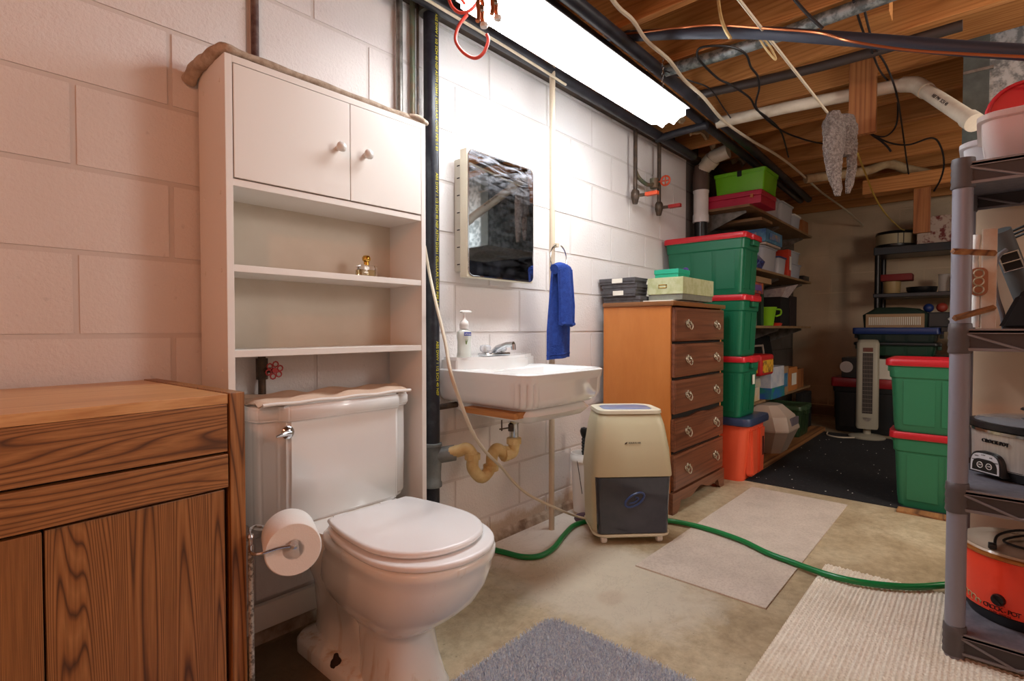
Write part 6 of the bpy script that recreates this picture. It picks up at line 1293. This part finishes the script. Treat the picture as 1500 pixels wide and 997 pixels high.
MB().box(5.700, -1.36, 1.036, 5.716, -0.94, 1.155, 0.002).build('frame', M_kraft, t)
b = MB()
for k in range(26): b.prism([(-1.335 + k * 0.0145, 5.6990), (-1.335 + k * 0.0145 + 0.00725, 5.690), (-1.335 + k * 0.0145 + 0.0143, 5.6990)], 1.055, 1.125, 'z') if False else b.box(5.693, -1.335 + k * 0.0145, 1.058, 5.6995, -1.335 + k * 0.0145 + 0.008, 1.128)
b.build('pleats', M_lab, t, kind='stuff')
b = MB(); b.loft([rrect(0.06, 0.235, 0.05, 4, 5.80, -1.15, 1.036), rrect(0.07, 0.245, 0.05, 4, 5.80, -1.15, 1.15), rrect(0.05, 0.17, 0.05, 4, 5.80, -1.15, 1.20), rrect(0.04, 0.10, 0.03, 4, 5.80, -1.10, 1.215)]); tag(b.build('dark_bag', mat('dark_green_bag', (22, 44, 32), 0.7), smooth=50), 'dark green soft bag behind the pleated filter', 'bag')
STACK = set(bpy.data.objects)
# black plastic rack against the far wall
t = thing('black_rack', 'black plastic shelf rack against the far wall', 'shelving', (6.33, -1.4, 0))
BX0, BX1, BY0, BY1 = 6.14, 6.52, -0.967, -1.867
for px_, py_ in ((BX0, BY0), (BX1, BY0), (BX0, BY1), (BX1, BY1)):
    MB().tube([(px_, py_, 0.0), (px_, py_, 1.651)], 0.024, 12).build('post', M_blackplas, t, smooth=True)
for z in (0.03, 1.246, 1.651):
    b = MB().box(BX0 - 0.03, BY1 - 0.03, z, BX1 + 0.03, BY0 + 0.03, z + (0.075 if z > 1.5 else 0.04), 0.006); b.build('shelf', M_blackplas, t)
zb = 1.7265
t = thing('hat_box', 'round pale hat box with black lid and base on top of the black rack', 'basket', (6.31, -1.058, zb))
MB().lathe([(0.155, 0.0), (0.158, 0.004), (0.158, 0.03), (0.15, 0.035)], (6.32, -1.08, zb), 28).build('black_base', M_blackplas, t, smooth=50)
MB().lathe([(0.15, 0.03), (0.152, 0.035), (0.152, 0.13)], (6.32, -1.08, zb), 28).build('pale_side', mat('woven_pale', (176, 164, 134), 0.6), t, smooth=50)
MB().lathe([(0.155, 0.128), (0.158, 0.132), (0.15, 0.155), (0.10, 0.165), (0, 0.167)], (6.32, -1.08, zb), 28).build('black_lid', M_blackplas, t, smooth=50)
b = MB()
for a in (math.radians(195), math.radians(212)): b.box(-0.003, -0.002, 0, 0.003, 0.002, 0.10, 0, M=Matrix.Translation((6.32 + 0.153 * math.cos(a), -1.08 + 0.153 * math.sin(a), zb + 0.03)) @ Matrix.Rotation(a + PI / 2, 4, 'Z'))
b.build('strap', M_blackplas, t)
M_artred = mat('picture_print', (200, 176, 160), 0.5, col2=(120, 40, 34), ns=16, lo=0.5, hi=0.6)
carton('picture_box', 'white and red printed appliance box on top of the black rack', 'box', 6.16, -1.554, zb, 6.42, -1.263, zb + 0.13, M_artred)
carton('picture_box', 'second red and white appliance box lying on the first, behind the wood post', 'box', 6.17, -1.554, zb + 0.131, 6.42, -1.263, zb + 0.25, M_artred)
carton('upright_box', 'pale narrow upright box right of the printed boxes', 'box', 6.16, -1.694, zb, 6.39, -1.586, zb + 0.20, mat('card_pale', (186, 164, 142), 0.6))
zc_ = 1.2865
t = thing('lidded_jar', 'straw coloured pot under a red folded lid on the middle shelf of the black rack', 'pot', (6.27, -1.058, zc_))
MB().lathe([(0, 0), (0.062, 0), (0.066, 0.01), (0.072, 0.115), (0.066, 0.118)], (6.26, -1.069, zc_), 22).build('pot_body', mat('straw', (178, 152, 104), 0.4), t, smooth=50)
tag(MB().box(6.18, -1.231, zc_ + 0.119, 6.36, -0.983, zc_ + 0.185, 0.012).build('red_folder', mat('dull_red', (130, 30, 30), 0.6), smooth=50), 'dull red case lying over the straw coloured pot', 'case')
tag(MB().lathe([(0, 0), (0.10, 0), (0.115, 0.02), (0.12, 0.055), (0.05, 0.06), (0, 0.06)], (6.28, -1.295, zc_), 22).build('black_pan', M_blackplas, smooth=50), 'black covered pan in the middle of the black rack shelf', 'pan')
t = thing('frosted_jar', 'tall frosted container on the black rack near the right end', 'jar', (6.29, -1.457, zc_))
MB().lathe([(0, 0), (0.045, 0), (0.048, 0.16), (0.05, 0.165)], (6.30, -1.462, zc_), 20).build('jar_body', M_frost2, t, smooth=50)
t = thing('pink_bottle', 'small pale pink bottle in front of the frosted container', 'bottle', (6.20, -1.522, zc_))
MB().lathe([(0, 0), (0.025, 0), (0.026, 0.115), (0.014, 0.125), (0.014, 0.14), (0, 0.14)], (6.20, -1.527, zc_), 16).build('bottle_body', mat('pink_pale', (206, 170, 160), 0.4), t, smooth=50)
MB().lathe([(0.016, 0.128), (0.016, 0.15), (0, 0.151)], (6.20, -1.527, zc_), 12).build('bottle_cap', M_dkred, t, smooth=50)
RACK = set(bpy.data.objects)
for i, (y, r, m_, lb) in enumerate(((-1.44, 0.038, M_blueplas, 'blue ball beside the pleated filter'), (-1.53, 0.040, mat('dull_orange_red', (150, 54, 40), 0.5), 'brick red ball right of the blue one'))):
    tag(MB().lathe([(0, -r)] + [(r * math.sin(PI * k / 12), -r * math.cos(PI * k / 12)) for k in range(1, 12)] + [(0, r)], (5.80, y + 0.06, 1.036 + 0.13 + r), 20).build('ball', m_, smooth=True), lb, 'ball')
tag(MB().box(5.745, -1.56, 1.036, 5.86, -1.38, 1.1655, 0.01).build('dark_crate', M_dkbody), 'dark crate holding the two balls', 'crate')
t = thing('white_handle_tool', 'white looped handle tool lying right of the dark crate', 'tool', (5.70, -1.58, 1.036))
MB().tube(smoothpath([(5.72, -1.52, 1.10), (5.71, -1.56, 1.13), (5.71, -1.62, 1.11), (5.71, -1.66, 1.06), (5.72, -1.64, 1.04)], 5), 0.012, 8).build('loop', M_white, t, smooth=True)
tag(MB().lathe([(0, 0), (0.045, 0), (0.055, 0.14), (0.052, 0.14), (0.042, 0.01), (0, 0.01)], (5.78, -1.76, 1.036), 18).build('tan_cup', M_kraft, smooth=50), 'tan cup near the rack post at the far end', 'cup')
tag(MB().box(5.62, -1.92, 1.000, 6.12, -1.475, 1.035, 0.004).build('black_tray', M_blackplas), 'black tray shelf right of the navy lidded tote', 'tray')

# set the far group 12 cm nearer the left wall; the tote stack sits a little lower
for o in set(bpy.data.objects) - BEFORE:
    if o.parent is None:
        o.location.y += 0.12
        if o not in RACK - STACK and (o.location.z > 0.7 or 'carrying the stack' in o.get('label', '')): o.location.z -= 0.075

# ------------------------------------------------------------------ side of the room behind the photographer (seen only in the mirror)
t = thing('hanging_clothes', 'row of dark clothes hanging across the room opposite the mirror', 'clothes', (4.6, -2.8, 0.9))
b = MB(); b.grid(lambda u, v: (3.8 + 1.7 * u, -2.85 + 0.06 * math.sin(34 * u) + 0.02 * math.sin(80 * u), 2.05 - 1.3 * v), 80, 10); bmesh.ops.solidify(b.bm, geom=b.bm.faces[:], thickness=0.03)
b.build('cloth_row', mat('navy_cloth', (34, 44, 66), 0.9, col2=(70, 76, 92), ns=5), t, smooth=70)
MB().tube([(3.7, -2.85, 2.08), (5.6, -2.85, 2.08)], 0.014, 10).build('rail', M_conduit, t, smooth=True)
